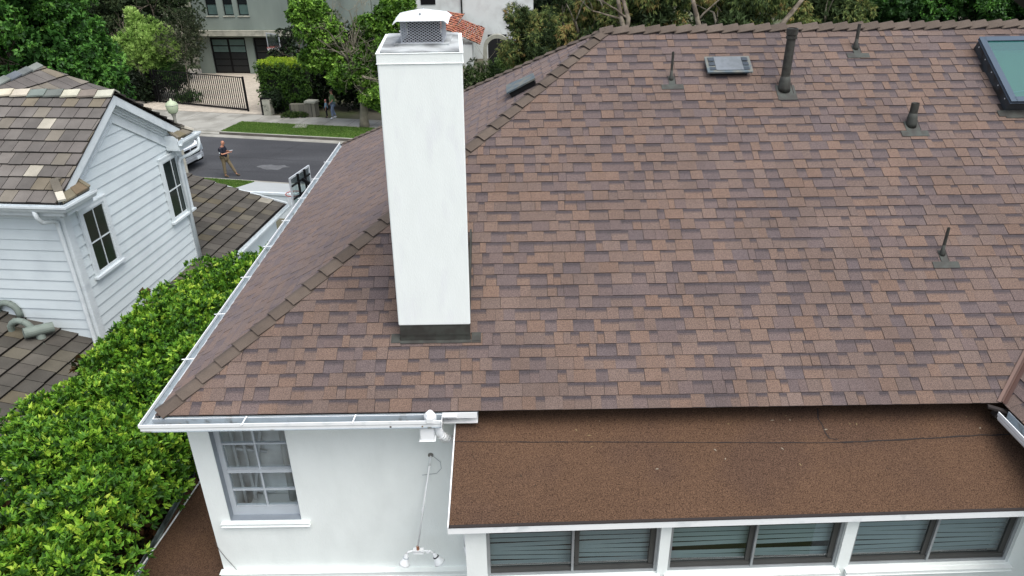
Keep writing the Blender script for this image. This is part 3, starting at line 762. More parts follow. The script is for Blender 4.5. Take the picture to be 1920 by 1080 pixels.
# ---- security light on its conduit
A = V((-.905, WY, 6.07)); B = V((-1.09, 5.93, 5.02))
tl = thing('security_light', (A.x, A.y, A.z), 'white twin-head flood light on a long conduit arm fixed to the stucco wall', 'flood light')
b = MB(); b.tube([A + V((0, .02, 0)), A + V((0, -.04, -.01)), A + V((-.012, -.06, -.08))], .012, 8); b.tube([A + V((-.012, -.06, -.08)), B], .0095, 8)
m_ = A.lerp(B, .55); b.tube([m_, m_ + (B - A).normalized() * .1], .014, 8); b.build('conduit', M['white'], tl, smooth=True)
b = MB(); b.lathe(A + V((0, -.001, .01)), [(.03, 0), (.03, .008)], axis=V((0, -1, 0)), n=10); b.build('wall_plate', mat('stained_plate', (120, 118, 112)), tl)
b = MB(); b.lathe(B + V((0, 0, -.035)), [(.016, 0), (.016, .05)], n=8); b.build('coupling', mat('rusty_coupling', (150, 104, 78)), tl)
b = MB(); b.box(B.x - .05, B.x + .06, B.y - .025, B.y + .025, B.z - .075, B.z - .035)
b.tube([B + V((-.05, 0, -.055)), B + V((-.11, -.01, -.06)), B + V((-.125, -.01, -.09))], .012, 8); b.tube([B + V((.06, 0, -.055)), B + V((.14, -.01, -.05)), B + V((.17, -.01, -.09))], .012, 8)
b.lathe(B + V((.11, -.02, -.05)), [(.02, 0), (.02, .01)], axis=V((0, -1, .3)), n=10)
b.build('mounting_box', M['white'], tl, bevel=.004)
def lamp(o, ax, ringm):
    b = MB(); b.lathe(o, [(.018, 0), (.024, .02), (.024, .05), (.03, .065), (.058, .125), (.064, .14), (.055, .142), (.04, .12)], axis=ax, n=16, cap=False)
    q = b.build('lamp_head', M['white'], tl, smooth=True)
    b = MB(); b.lathe(V(o) + V(ax).normalized() * .13, [(.053, 0), (.054, .006)], axis=ax, n=16); b.build('lens', mat('lens', (150, 150, 146), rough=.2), q)
    b = MB(); b.lathe(V(o) + V(ax).normalized() * .05, [(.033, 0), (.034, .01)], axis=ax, n=14); b.build('ring', ringm, q)
lamp(B + V((-.125, -.01, -.08)), (-.25, -.25, -1), M['winframe']); lamp(B + V((.17, -.01, -.08)), (.55, -.25, -1), M['black'])
# cable over the side roof, and a wire on the wall
b = MB(); z = SZ + .03
p0 = at_z(370, 910, z); p1 = at_z(273, 1050, z); p1 = p0 + (p1 - p0) * 2.2
b.tube([p0 + (p0 - p1) * .1, p0, p0.lerp(p1, .3) + V((.01, 0, 0)), p0.lerp(p1, .6), p1], .011, 6)
tag(b.build('conduit_pipe', M['white'], None, smooth=True), 'thin white conduit pipe lying along the brown side roof beside the gutter', 'pipe')
b = MB(); pts = [at_y(*p, WY - .012) for p in ((402, 1016), (412, 1032), (425, 1048), (438, 1062), (452, 1079), (470, 1110))]
b.tube(pts, .003, 5); tag(b.build('wall_wire', M['dalu'], None), 'thin dark wire hanging down the white wall below the grey window', 'wire')
b = MB(); c0 = A + V((.02, -.012, .01)); b.tube([c0, c0 + V((.08, 0, -.09)), c0 + V((.085, 0, -.18)), c0 + V((.03, 0, -.25)), c0 + V((-.13, 0, -.27))], .0025, 5)
tag(b.build('lamp_cable', M['jamb'], None), 'thin grey cable looping beside the flood light arm on the wall', 'cable')
# ============================================================ NEIGHBOUR WITH WHITE LAP SIDING
az_n = rad(6.3)
NA = V((math.sin(az_n), math.cos(az_n), 0)); NBv = V((math.cos(az_n), -math.sin(az_n), 0)); N0 = V((-8.03, 12.46, 6.70)); UP = V((0, 0, 1))
def NP(a, b, z): return V((N0.x, N0.y, 0)) + NA * a + NBv * b + UP * z
M['siding'] = mat('white_lap_siding', (212, 221, 223), rough=.6, var=.03, scale=2.5, c2=(202, 211, 214), c2scale=1.6, c2lo=.5, c2hi=.75)
M['trimw'] = mat('white_trim', (214, 221, 223), rough=.5, var=.05, scale=3, c2=(184, 192, 196), c2scale=3, c2lo=.52, c2hi=.75)
M['tile'] = mat('concrete_roof_tile', rough=.9, var=.16, scale=2.6, fine=.10, fscale=70, bump=.3, bscale=60, attr=True, spec=.2, stretch=(1, 1, 1))
M['darkpane'] = mat('dark_window_pane', (20, 34, 30), rough=.08, var=.3, scale=1.5, spec=.8)
M['ventgreen'] = mat('grey_green_vent', (118, 128, 120), rough=.6, var=.12, scale=8)
nh = thing('white_siding_house', tuple(NP(2.4, -4, 1.1)), 'neighbouring white lap-sided house with gable end and grey-brown tile roofs beyond the green hedge', 'house')
W = 4.8; RZN = 8.13; HA = W / 2
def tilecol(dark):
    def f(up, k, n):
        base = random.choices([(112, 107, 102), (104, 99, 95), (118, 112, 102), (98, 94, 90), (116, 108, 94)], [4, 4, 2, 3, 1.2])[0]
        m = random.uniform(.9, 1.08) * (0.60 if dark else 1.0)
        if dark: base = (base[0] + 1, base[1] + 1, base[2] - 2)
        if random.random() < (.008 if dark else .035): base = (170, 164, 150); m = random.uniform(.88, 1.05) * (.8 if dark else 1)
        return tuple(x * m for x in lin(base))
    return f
def tileroof(name, P, conv, dark=False, wid=.285, expo=.30, skip=None, parent=None, lift=0.0):
    mb = MB(); shingles(mb, P, conv, expo, (wid * .97, wid * 1.03), tilecol(dark), .034 + lift * .4, .034 + lift * .4, lift, gap=.006, raised=True, jag=.012, skip=skip)
    o = mb.build(name, M['tile'], parent or nh)
    u = MB(); u.poly([P.p(a, b, -.015) for a, b in conv]); u.build('underlay', M['seam'], o); return o
th = math.atan2(RZN - 6.70, HA); ct, st_ = math.cos(th), math.sin(th)
PN1 = Plane(NP(0, 0, 6.70), NBv, NA * ct + UP * st_, -NA * st_ + UP * ct)
SN = HA / ct
tileroof('front_tile_roof', PN1, [(-7, .0), (-.12, .0), (-.12, SN), (-7, SN)])
PN2 = Plane(NP(W, 0, 6.70), -NBv, -NA * ct + UP * st_, NA * st_ + UP * ct)
tileroof('back_tile_roof', PN2, [(7, .0), (.12, .0), (.12, SN), (7, SN)], lift=.05)
# ridge tiles
def ridge_tiles(p, q, step=.36, parent=nh, w=.15, cols=None, nA=None, nB=None):
    mb = MB(); p, q = V(p), V(q); d = (q - p).normalized(); L_ = (q - p).length; t = 0
    side = d.cross(UP).normalized()
    while t < L_:
        e = min(t + step * 1.08, L_)
        c = random.choices([(120, 124, 122), (104, 110, 110), (128, 122, 108), (190, 184, 170)], [4, 4, 2, 1.0])[0]; c = tuple(x * random.uniform(.9, 1.05) for x in lin(c))
        r = []
        for tt, h in ((t, .055), (e, .03)):
            o = p + d * tt + UP * h
            r.append([o - side * w - UP * w * .60, o + UP * .0, o + side * w - UP * w * .60])
        lo_ = [[x - UP * .03 for x in k] for k in r]
        mb.add(r[0] + r[1], [(0, 1, 4, 3), (1, 2, 5, 4)], c); mb.add(r[0] + lo_[0], [(0, 1, 4, 3), (1, 2, 5, 4)], tuple(x * .6 for x in c))
        mb.add(r[1] + lo_[1], [(0, 1, 4, 3), (1, 2, 5, 4)], tuple(x * .6 for x in c))
        mb.add([r[0][0], lo_[0][0], lo_[1][0], r[1][0], r[0][2], lo_[0][2], lo_[1][2], r[1][2]], [(0, 1, 2, 3), (4, 5, 6, 7)], c)
        t += step
    return mb.build('ridge_tiles', M['tile'], parent)
ridge_tiles(NP(HA, -.08, RZN + .04), NP(HA, -7, RZN + .04))
# walls
def siding(name, O, U, poly, out, expo=.215):
    """lapped boards over a convex (u,z) outline"""
    mb = MB(); sh_ = MB(); poly = ccw(poly); z = min(p[1] for p in poly); zt = max(p[1] for p in poly); u0 = min(p[0] for p in poly); u1 = max(p[0] for p in poly)
    O = V(O); U = V(U)
    while z < zt:
        c = clip_convex([(u0, z), (u1, z), (u1, z + expo), (u0, z + expo)], poly)
        if len(c) >= 3:
            pt = lambda a, b, k=0: O + U * a + UP * b + out * (.022 * (1 - (b - z) / expo) + k)
            mb.poly([pt(a, b) for a, b in c])
            lo = [p for p in c if abs(p[1] - z) < 1e-4]
            if len(lo) >= 2:
                a0, a1 = min(p[0] for p in lo), max(p[0] for p in lo)
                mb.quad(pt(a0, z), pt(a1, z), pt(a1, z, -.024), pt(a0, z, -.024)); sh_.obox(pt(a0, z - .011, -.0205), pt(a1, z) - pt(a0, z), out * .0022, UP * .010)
        z += expo
    o = mb.build(name, M['siding'], nh); sh_.build('lap_shadow', M['lapshade'], o); return o
M['lapshade'] = mat('lap_shadow_grey', (150, 160, 166), rough=.9)  # grey strip paints the shadow line under each siding lap
GB = -.36
eave_in = .34
zroof = lambda a: 6.70 + (RZN - 6.70) * (1 - abs(a - HA) / HA)
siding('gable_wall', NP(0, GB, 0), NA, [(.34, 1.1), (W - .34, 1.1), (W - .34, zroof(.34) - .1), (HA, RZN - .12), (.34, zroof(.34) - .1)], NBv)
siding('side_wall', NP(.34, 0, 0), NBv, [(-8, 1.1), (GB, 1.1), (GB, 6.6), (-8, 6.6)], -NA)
b = MB(); b.obox(NP(.37, -8, 1.1), NBv * (8 + GB - .04), NA * .1, UP * 5.4); b.obox(NP(.5, GB - .12, 1.1), NA * (W - .9), NBv * .09, UP * 5.3); b.obox(NP(W - .5, -8, 1.1), NBv * 7.5, NA * .1, UP * 5.3); b.build('wall_core', M['siding'], nh)
for a0, b0 in ((.318, GB - .10), (.318, GB + .0)):
    pass
b = MB(); b.obox(NP(.30, GB - .12, 1.1), NBv * .15, NA * .035, UP * 5.45); b.obox(NP(.335, GB + .0, 1.1), NBv * .032, NA * .13, UP * 5.45); b.build('corner_board', M['trimw'], nh)
b = MB(); b.obox(NP(W - .47, GB + .0, 1.1), NBv * .032, NA * .13, UP * 5.45); b.obox(NP(W - .34, GB - .12, 1.1), NBv * .15, NA * .035, UP * 5.45); b.build('corner_board', M['trimw'], nh)
# rake: barge board, crown, frieze
def rake(sgn):
    a_e = 0.30 if sgn < 0 else W - 0.30
    P0, P1 = NP(a_e, 0, zroof(a_e)), NP(HA, 0, RZN)
    b = MB()
    d = (P1 - P0).normalized(); nrm = NBv.cross(d); 
    if nrm.z < 0: nrm = -nrm
    def strip(b0, w, t0, t1): # outward offset b0..b0+w, from t0 to t1 below the roof line
        p = P0 + NBv * b0 - nrm * t0; q = P1 + NBv * b0 - nrm * t0
        ext = (t1 - t0) * math.tan(th) if 1 else 0
        pb = P0 + NBv * b0 - nrm * t1; qb = P1 + NBv * b0 - UP * (t1 / math.cos(th)); qt = P1 + NBv * b0 - UP * (t0 / math.cos(th))
        b.prism([p, qt, qb, pb], NBv * w)
    strip(-.17, .035, .02, .19); strip(-.205, .033, .05, .13); 
    strip(-.245, .04, .07, .22); strip(-.285, .04, .10, .26); strip(-.33, .045, .13, .30); strip(-.362, .032, .30, .50)
    strip(-.35, .036, .47, .50)
    return b.build('rake_board', M['trimw'], nh)
rake(-1); rake(1)
b = MB(); 
for sgn in (-1, 1):
    a_e = .32 if sgn < 0 else W - .32
    b.prism([NP(a_e, -.16, zroof(a_e) - .02), NP(HA, -.16, RZN - .02), NP(HA, -.34, RZN - .02), NP(a_e, -.34, zroof(a_e) - .02)], UP * -.05)
b.build('rake_soffit', M['trimw'], nh)
# eave with gutter along the front and the boxed returns
def gut_run(pts, parent=nh, name='gutter', m='trimw', closed=False):
    """mitred K gutter along points (outer side to the right of travel)"""
    prof = [(0, 0), (0, -.11), (.09, -.11), (.105, -.08), (.115, -.05), (.14, -.03), (.14, .012), (.125, .012), (.125, -.02), (.1, -.045), (.088, -.095), (.01, -.095), (.01, 0)]
    pts = [V(p) for p in pts]; rings = []
    for i, p in enumerate(pts):
        d0 = (pts[i] - pts[i - 1]).normalized() if i else (pts[1] - pts[0]).normalized()
        d1 = (pts[i + 1] - pts[i]).normalized() if i < len(pts) - 1 else d0
        r0 = V((d0.y, -d0.x, 0)); r1 = V((d1.y, -d1.x, 0)); mm = (r0 + r1).normalized(); k = 1 / max(.3, mm.dot(r0))
        rings.append([p + mm * (a * k) + UP * z for a, z in prof])
    b = MB(); n = len(prof)
    for r0, r1 in zip(rings, rings[1:]): b.add(r0 + r1, [(i, (i + 1) % n, n + (i + 1) % n, n + i) for i in range(n)])
    b.poly(rings[0]); b.poly(rings[-1][::-1]); return b.build(name, M[m], parent)
ze = 6.68
gut_run([NP(.0, -8, ze), NP(.0, -.02, ze), NP(.82, -.02, ze)])
gut_run([NP(W - .72, -.02, ze), NP(W, -.02, ze), NP(W, -5, ze)])
b = MB()
b.obox(NP(.012, -8, ze - .22), NBv * 7.98, NA * .04, UP * .20); b.obox(NP(.012, -.06, ze - .22), NBv * .04, NA * .80, UP * .20)
b.obox(NP(.05, -8, ze - .24), NBv * 7.93, NA * .30, UP * .02); b.obox(NP(.30, GB + .04, ze - .24), NBv * .30, NA * .52, UP * .02)
b.obox(NP(.27, -8, ze - .36), NBv * (8 + GB + .0), NA * .03, UP * .12); b.obox(NP(.812, GB + .03, ze - .22), NBv * .30, NA * .02, UP * .34)
b.build('fascia', M['trimw'], nh)
b = MB()
b.obox(NP(W - .70, -.06, ze - .22), NBv * .04, NA * .69, UP * .20); b.obox(NP(W - .70, GB + .04, ze - .24), NBv * .30, NA * .60, UP * .02)
b.obox(NP(W - .72, GB + .03, ze - .22), NBv * .30, NA * .02, UP * .34); b.obox(NP(W - .52, GB + .035, ze - .42), NBv * .10, NA * .20, UP * .18)
b.build('fascia', M['trimw'], nh)
def ret(a0, a1, sgn):
    """little hipped tile roof on a return"""
    b = MB(); zt = zroof(.34) + .02; z0 = 6.71
    aE = a0; 
    cols = [tuple(x * random.uniform(.85, 1.05) for x in lin(c)) for c in ((122, 114, 100), (104, 98, 90), (116, 106, 88))]
    A_ = NP(a0, .0, z0); B_ = NP(a1, .0, z0); C_ = NP(a1, GB + .03, z0 + .24); D_ = NP(a0 + sgn * .36, GB + .03, z0 + .24); E_ = NP(a0, -.62, z0); F_ = NP(a0 + sgn * .36, -.60, z0 + .22)
    b.prism([A_, B_, C_, D_], UP * .03, cols[0])
    m1 = A_.lerp(B_, .5); m2 = D_.lerp(C_, .5); b.prism([m1, B_ + NBv * .0, C_, m2], UP * .045, cols[2])
    b.beam(A_ + UP * .06, D_ + UP * .06, .13, .05, col=lin((186, 180, 166))); b.beam(A_.lerp(D_, .4) + UP * .075, D_ + UP * .085, .14, .05, col=cols[1])
    b.beam(C_ + UP * .05 - NA * sgn * .0, D_ + UP * .05, .12, .05, col=cols[1]); b.beam(B_ + UP * .045, C_ + UP * .045, .08, .045, col=cols[0])
    return b.build('return_tiles', M['tile'], nh)
ret(.0, .78, 1); ret(W, W - .68, -1)
# windows of the gable wall
def gable_window(pix):
    P0 = NP(0, GB + .03, 0)
    q = [hit(px, py, P0, NBv) for px, py in pix]
    aa = [(p - P0).dot(NA) for p in q]; zz_ = [p.z for p in q]
    a0 = (aa[0] + aa[3]) / 2; a1 = (aa[1] + aa[2]) / 2; z1 = (zz_[0] + zz_[1]) / 2; z0 = (zz_[2] + zz_[3]) / 2
    G = lambda a, o, z: NP(a, GB + .02 + o, z)
    b = MB(); t = .095
    b.obox(G(a0, 0, z0), NA * t, NBv * .045, UP * (z1 - z0)); b.obox(G(a1 - t, 0, z0), NA * t, NBv * .045, UP * (z1 - z0))
    b.obox(G(a0 + t, 0, z1 - t * .9), NA * (a1 - a0 - 2 * t), NBv * .045, UP * t * .9); b.obox(G(a0 - .04, 0, z0 - .05), NA * (a1 - a0 + .08), NBv * .09, UP * .05)
    b.obox(G(a0 - .01, 0, z1), NA * (a1 - a0 + .02), NBv * .055, UP * .03)
    w = b.build('window', M['trimw'], nh)
    b = MB(); s = .035; A0, A1, Z0, Z1 = a0 + t, a1 - t, z0 + .0, z1 - t * .9
    for (p, q_, r, s_) in ((A0, A0 + s, Z0, Z1), (A1 - s, A1, Z0, Z1), (A0 + s, A1 - s, Z1 - s, Z1), (A0 + s, A1 - s, Z0, Z0 + s * 1.8)):
        b.obox(G(p, .0, r), NA * (q_ - p), NBv * .028, UP * (s_ - r))
    c = (A0 + A1) / 2; zc = (Z0 + Z1) / 2; b.obox(G(c - .009, .012, Z0 + s), NA * .018, NBv * .012, UP * (Z1 - Z0 - 2 * s)); b.obox(G(A0 + s, .0121, zc - .012), NA * (A1 - A0 - 2 * s), NBv * .013, UP * .024)
    b.build('sash', M['trimw'], w)
    b = MB(); b.obox(G(A0 + s, .0, Z0 + s), NA * (A1 - A0 - 2 * s), NBv * .010, UP * (Z1 - Z0 - 2 * s)); b.build('pane', M['darkpane'], w)
gable_window([(143, 396), (190, 368), (231, 482), (180, 518)])
gable_window([(297, 302), (334, 279), (363, 390), (322, 415)])
# downspouts
b = MB(); zg = ze - .10
b.tube([NP(-.07, -.55, zg), NP(-.06, -.55, zg - .13), NP(.0, -.52, zg - .25), NP(.16, -.46, zg - .29), NP(.245, -.44, zg - .34), NP(.25, -.44, zg - .5), NP(.25, -.44, 3.62), NP(.245, -.43, 3.5), NP(.2, -.3, 3.43), NP(.17, -.13, 3.41)], .042, 10)
b.build('downspout', M['trimw'], nh, smooth=True)
b = MB()
b.tube([NP(W + .02, .07, zg), NP(W + .02, .07, zg - .16), NP(W - .03, .05, zg - .28), NP(W - .25, -.1, zg - .36), NP(W - .40, GB + .12, zg - .40), NP(W - .43, GB + .09, zg - .5), NP(W - .43, GB + .09, 3.4)], .042, 10)
b.build('downspout', M['trimw'], nh, smooth=True)
# lower roof
sl = math.atan(.32); PLo = Plane(NP(0, GB, 3.52), NA, NBv * math.cos(sl) - UP * math.sin(sl), NBv * math.sin(sl) + UP * math.cos(sl))
PLo.s = -PLo.s   # s grows up-slope (to the left)
far = [PLo.uv(PLo.hit(*p)) for p in ((366, 333), (532, 380), (481, 444))]
eave_s = (far[1][1] + far[2][1]) / 2
a_far = far[0][0]; a_f2 = far[1][0]
skipw = lambda u, s: .40 < u < W - .40 and s > 0.02
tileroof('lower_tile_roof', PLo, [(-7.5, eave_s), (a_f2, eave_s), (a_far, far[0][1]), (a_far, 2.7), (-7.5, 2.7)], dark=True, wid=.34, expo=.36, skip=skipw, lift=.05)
PE = PLo.p
gut_run([PE(a_f2 + .05, eave_s - .02), PE(-7.5, eave_s - .02)][::-1] if False else [PE(-7.5, eave_s - .02), PE(a_f2 + .05, eave_s - .02)], m='trimw')
b = MB(); e0 = PE(0, eave_s); 
b.prism([PE(-7.4, eave_s + .35, -.08), PE(a_f2 - .2, eave_s + .35, -.08), PE(a_f2 - .2, eave_s + .45, -.08), PE(-7.4, eave_s + .45, -.08)], UP * -2.6); b.build('lower_wall', M['siding'], nh)
b = MB(); b.beam(PE(a_f2 + .04, eave_s, -.06), PE(a_far, far[0][1], -.06), .04, .16); b.build('lower_fascia', M['trimw'], nh)
b = MB(); b.prism([PE(a_f2 - .1, eave_s + .5, -.1), PE(a_far - .2, far[0][1], -.1), PE(a_far - .2, 2.6, -.1), PE(a_far - .3, 2.6, -.1), PE(a_f2 - .2, eave_s + .5, -.1)], UP * -2.4); b.build('lower_wall', M['siding'], nh)
# other hip roof behind at far left
nhp = (NBv * math.sin(rad(30)) + UP * math.cos(rad(30)))
d = ray(70, 122); apex = CAM + d * ((18.2) / d.y)
PH = Plane(apex, NA, -NBv * math.cos(rad(30)) + UP * math.sin(rad(30)), nhp)
hp = [PH.uv(hit(px, py, apex, nhp)) for px, py in ((70, 122), (215, 172), (190, 300), (-190, 300), (-160, 215))]
tileroof('rear_tile_roof', PH, ccw(hp), wid=.33, expo=.42)
nr = NA * -math.sin(rad(28)) + UP * math.cos(rad(28))
ridge_tiles(PH.p(*hp[0], .02), PH.p(*hp[4], .02), .42, w=.13)
b = MB(); b.poly([PH.p(*hp[0], -.03), PH.p(*hp[1], -.03), PH.p(*hp[1], -.03) + UP * -3, PH.p(*hp[0], -.03) + UP * -3]); b.build('rear_wall', M['siding'], nh)
# vent hoods on the lower roof
def lroof_pt(px, py, h=0): return PLo.hit(px, py) 
for kind, (px, py) in (('arch', (22, 598)), ('arch', (48, 632)), ('drum', (80, 640))):
    p = lroof_pt(px, py); n_ = PLo.n; b = MB()
    if kind == 'arch':
        q = p + UP * .02
        pts = [q - NBv * .26, q - NBv * .26 + UP * .10] + [q - NBv * .02 + V((0, 0, .13)) + (-NBv * math.cos(t) * .23 + UP * math.sin(t) * .22) for t in [k * math.pi / 8 for k in range(0, 9)]] + [q + NBv * .21 + UP * .05]
        b.tube(pts, [.07, .065] + [.062] * 9 + [.066], 12); o = b.build('vent_hood', M['ventgreen'], nh, smooth=True)
        b = MB(); b.lathe(q - NBv * .26 - UP * .06, [(.12, 0), (.11, .06), (.075, .11)], n=14); b.build('vent_base', M['ventgreen'], o)
        b = MB(); 
        for k in (3, 5, 7): b.lathe(pts[k], [(.068, 0), (.068, .012)], axis=pts[k + 1] - pts[k - 1], n=12)
        b.build('vent_band', M['trimw'] if 0 else M['ventgreen'], o)
    else:
        c = p + UP * .26; ax = (NBv * -.30 + NA * -.35 + UP * .05) * .55
        b.tube([c - ax, c + ax], .105, 16); o = b.build('vent_hood', M['ventgreen'], nh, smooth=False)
        b = MB(); b.tube([p - UP * .05, p + UP * .04, c], [.12, .09, .075], 12); b.build('vent_base', M['ventgreen'], o, smooth=True)
    b = MB(); u_, s_ = PLo.uv(p); b.prism([PE(u_ - .16, s_ - .36, .045), PE(u_ + .16, s_ - .36, .045), PE(u_ + .16, s_ + .1, .045), PE(u_ - .16, s_ + .1, .045)], PLo.n * .006); b.build('vent_plate', mat('pale_plate', (128, 142, 130), rough=.7, c2=(104, 112, 104)), o)

# ============================================================ GROUND, STREET
A0 = V((-10.3, 33.0, 0)); SA = rad(-13.3); SD = V((math.cos(SA), math.sin(SA), 0)); SN_ = V((-math.sin(SA), math.cos(SA), 0))
def SP(p, q, z=0): return A0 + SD * p + SN_ * q + UP * z
def pq(P): d = P - A0; return d.dot(SD), d.dot(SN_)
M['asphalt'] = mat('asphalt', (74, 75, 78), rough=.9, var=.12, scale=.5, fine=.25, fscale=30, bump=.2, bscale=80, c2=(60, 61, 64), c2scale=.35, c2lo=.42, c2hi=.6, stretch=(.35, 1, 1))
M['concrete'] = mat('concrete', (158, 156, 148), rough=.9, var=.08, scale=.9, fine=.1, fscale=40, c2=(136, 134, 126), c2scale=.7)
M['kerb'] = mat('kerb', (86, 82, 76), rough=.9, var=.2, scale=2, c2=(88, 84, 78), c2scale=1.5)
M['soil'] = mat('ground_soil', (96, 92, 78), rough=1, var=.2, scale=.6, c2=(70, 78, 48), c2scale=.3)
M['lawn'] = mat('lawn', (62, 96, 34), rough=1, var=.3, scale=1.2, fine=.35, fscale=24, c2=(88, 116, 48), c2scale=.55)
M['driveway'] = mat('driveway', (168, 172, 172), rough=.9, var=.06, scale=.7, fine=.06, fscale=30)
g = MB()
qs = [(-90, 1.2), (-8.5, 1.2), (-5.5, .85), (-.50, .10), (-.499, -.05), (7.16, -.05), (7.161, .10), (12, .10), (260, .10)]
for (q0, z0), (q1, z1) in zip(qs, qs[1:]): g.quad(SP(-260, q0, z0), SP(260, q0, z0), SP(260, q1, z1), SP(-260, q1, z1))
tag(g.build('ground', M['soil'], None), kind='structure')
g = MB(); g.quad(SP(-120, 0, .0), SP(120, 0, .0), SP(120, 6.5, .0), SP(-120, 6.5, .0)); tag(g.build('road', M['asphalt'], None), kind='structure')
# gutter pans, kerbs
pL = pq(at_z(407, 250, .12))[0]
def kerb(q0, q1, qk, inner):
    g = MB(); g.quad(SP(-120, q0, .001), SP(120, q0, .001), SP(120, q1, .005), SP(-120, q1, .005)); tag(g.build('road_gutter', M['concrete'], None), kind='structure')
kerb(6.5, 7.02, 0, 0); kerb(-.35, 0, 0, 0)
g = MB(); g.prism([SP(pL, 7.02, -.04), SP(pL, 7.20, -.04), SP(pL, 7.20, .135), SP(pL, 7.04, .135)], SD * 60); 
tag(g.build('kerb', M['kerb'], None), kind='structure')
g = MB(); g.prism([SP(-40, -.5, -.04), SP(-40, -.35, -.04), SP(-40, -.36, .11), SP(-40, -.5, .13)], SD * 80); tag(g.build('kerb', M['concrete'], None), kind='structure')
kt = MB(); kt.quad(SP(pL, 7.05, .1385), SP(pL + 60, 7.05, .1385), SP(pL + 60, 7.22, .1385), SP(pL, 7.22, .1385)); tag(kt.build('kerb_top', M['concrete'], None), kind='structure')
g = MB(); g.prism([SP(pL, 7.2, .0), SP(pL + 60, 7.2, .0), SP(pL + 60, 9.4, .0), SP(pL, 9.4, .0)], UP * .14); tag(g.build('lawn_strip', M['lawn'], None), kind='structure')
g = MB(); g.prism([SP(-60, 9.4, .0), SP(60, 9.4, .0), SP(60, 11.15, .0), SP(-60, 11.15, .0)], UP * .135); tag(g.build('sidewalk', M['concrete'], None), kind='structure')
g = MB()
for k in range(40): g.box(0, 0, 0, 0, 0, 0) if 0 else g.quad(SP(-30 + k * 1.5, 9.4, .1375), SP(-30 + k * 1.5 + .02, 9.4, .1375), SP(-30 + k * 1.5 + .02, 11.15, .1375), SP(-30 + k * 1.5, 11.15, .1375))
tag(g.build('sidewalk_joint', M['kerb'], None), kind='structure')
g = MB(); g.prism([SP(pL - 12, 7.0, .02), SP(pL - .003, 7.0, .02), SP(pL - .003, 7.2, .10), SP(pL - 12, 7.2, .10)], UP * .012); g.prism([SP(pL - 12, 7.2, .09), SP(pL - .003, 7.2, .09), SP(pL - .003, 9.398, .09), SP(pL - 12, 9.398, .09)], UP * .045); tag(g.build('driveway_apron', M['concrete'], None), kind='structure')
# paver drive
def brickmat(name, c1, c2, mort, sc, rough=.9):
    m = bpy.data.materials.new(name); m.use_nodes = True; N = m.node_tree.nodes; L = m.node_tree.links; b = N['Principled BSDF']; b.inputs['Roughness'].default_value = rough
    tc = N.new('ShaderNodeTexCoord'); br = N.new('ShaderNodeTexBrick'); br.inputs['Color1'].default_value = (*lin(c1), 1); br.inputs['Color2'].default_value = (*lin(c2), 1); br.inputs['Mortar'].default_value = (*lin(mort), 1)
    br.inputs['Scale'].default_value = sc; br.inputs['Mortar Size'].default_value = .012; L.new(tc.outputs['Object'], br.inputs['Vector']); L.new(br.outputs['Color'], b.inputs['Base Color']); return m
M['paver'] = brickmat('pavers', (196, 186, 170), (172, 162, 148), (140, 132, 120), 2.2)
pr = [pq(at_z(*p, .12)) for p in ((497, 214), (478, 141), (400, 141), (330, 205))]
g = MB(); g.poly([SP(pr[0][0], 11.16, .145), SP(pr[1][0], 24, .145), SP(pr[1][0] - 9, 24, .145), SP(pL - 12, 11.16, .145)]); tag(g.build('paver_drive', M['paver'], None), kind='structure')
# near side: apron, lawn patch, driveway between the houses
nl = pq(at_z(464, 350, .12))[0]
zn = lambda q: .135 + max(0, (-q - .5)) * .15
g = MB(); g.quad(SP(nl - 9, -.5, zn(-.5)), SP(nl, -.5, zn(-.5)), SP(nl, -2.0, zn(-2)), SP(nl - 9, -2.0, zn(-2))); tag(g.build('lawn_patch', M['lawn'], None), kind='structure')
g = MB(); g.quad(SP(nl + .004, -.5, zn(-.5)), SP(nl + 7, -.5, zn(-.5)), SP(nl + 7, -5.5, .93), SP(nl + .004, -5.5, .93)); g.quad(SP(nl + .004, -5.5, .93), SP(nl + 7, -5.5, .93), V((-3.3, 24, 1.26)), V((-7.0, 26, 1.26)))
g.quad(V((-7.6, 26, 1.262)), V((-3.3, 24.0, 1.262)), V((-3.4, 16, 1.262)), V((-8.0, 16, 1.262))); tag(g.build('driveway', M['driveway'], None), kind='structure')
# grass blades
def blades(name, regs, n, h=.055):
    C_ = []; 
    for (p0, p1, q0, q1, zf), k in regs:
        m_ = int(n * k); p = rng.uniform(p0, p1, m_); q = rng.uniform(q0, q1, m_)
        X = A0.x + SD.x * p + SN_.x * q; Y = A0.y + SD.y * p + SN_.y * q; C_.append(np.stack([X, Y, np.array([zf(t) for t in q])], 1))
    C_ = np.concatenate(C_); n = len(C_); D_ = unit(n) * .5; D_[:, 2] = 1
    pal = np.array([lin((70, 106, 36)), lin((94, 130, 50)), lin((118, 140, 72))]); cc = pal[rng.integers(0, 3, n)] * rng.uniform(.8, 1.15, (n, 1))
    leaf_object(name, M['leaf'], C_, D_, unit(n), h * rng.uniform(.6, 1.3, n), .022, cc, kind='stuff', label='short green grass on the parkway strips beside the street', cat='grass')
M['leaf'] = mat('foliage', rough=.55, var=0, attr=True, spec=.35, trans=.22)
M['leafdull'] = mat('foliage_matte', rough=.75, var=0, attr=True, spec=.2, trans=.2)
blades('grass', [((pL, pL + 13, 7.22, 9.4, lambda q: .14), .75), ((nl - 4, nl, -2.0, -.5, zn), .25)], 52000)
g = MB(); c = [at_z(*p, .15) for p in ((548, 240), (555, 234), (578, 233.5), (574, 239.5))]; g.prism(c, UP * .02)
tag(g.build('meter_cover', M['concrete'], None), 'flat pale concrete utility cover set in the grass strip by the sidewalk', 'utility cover')
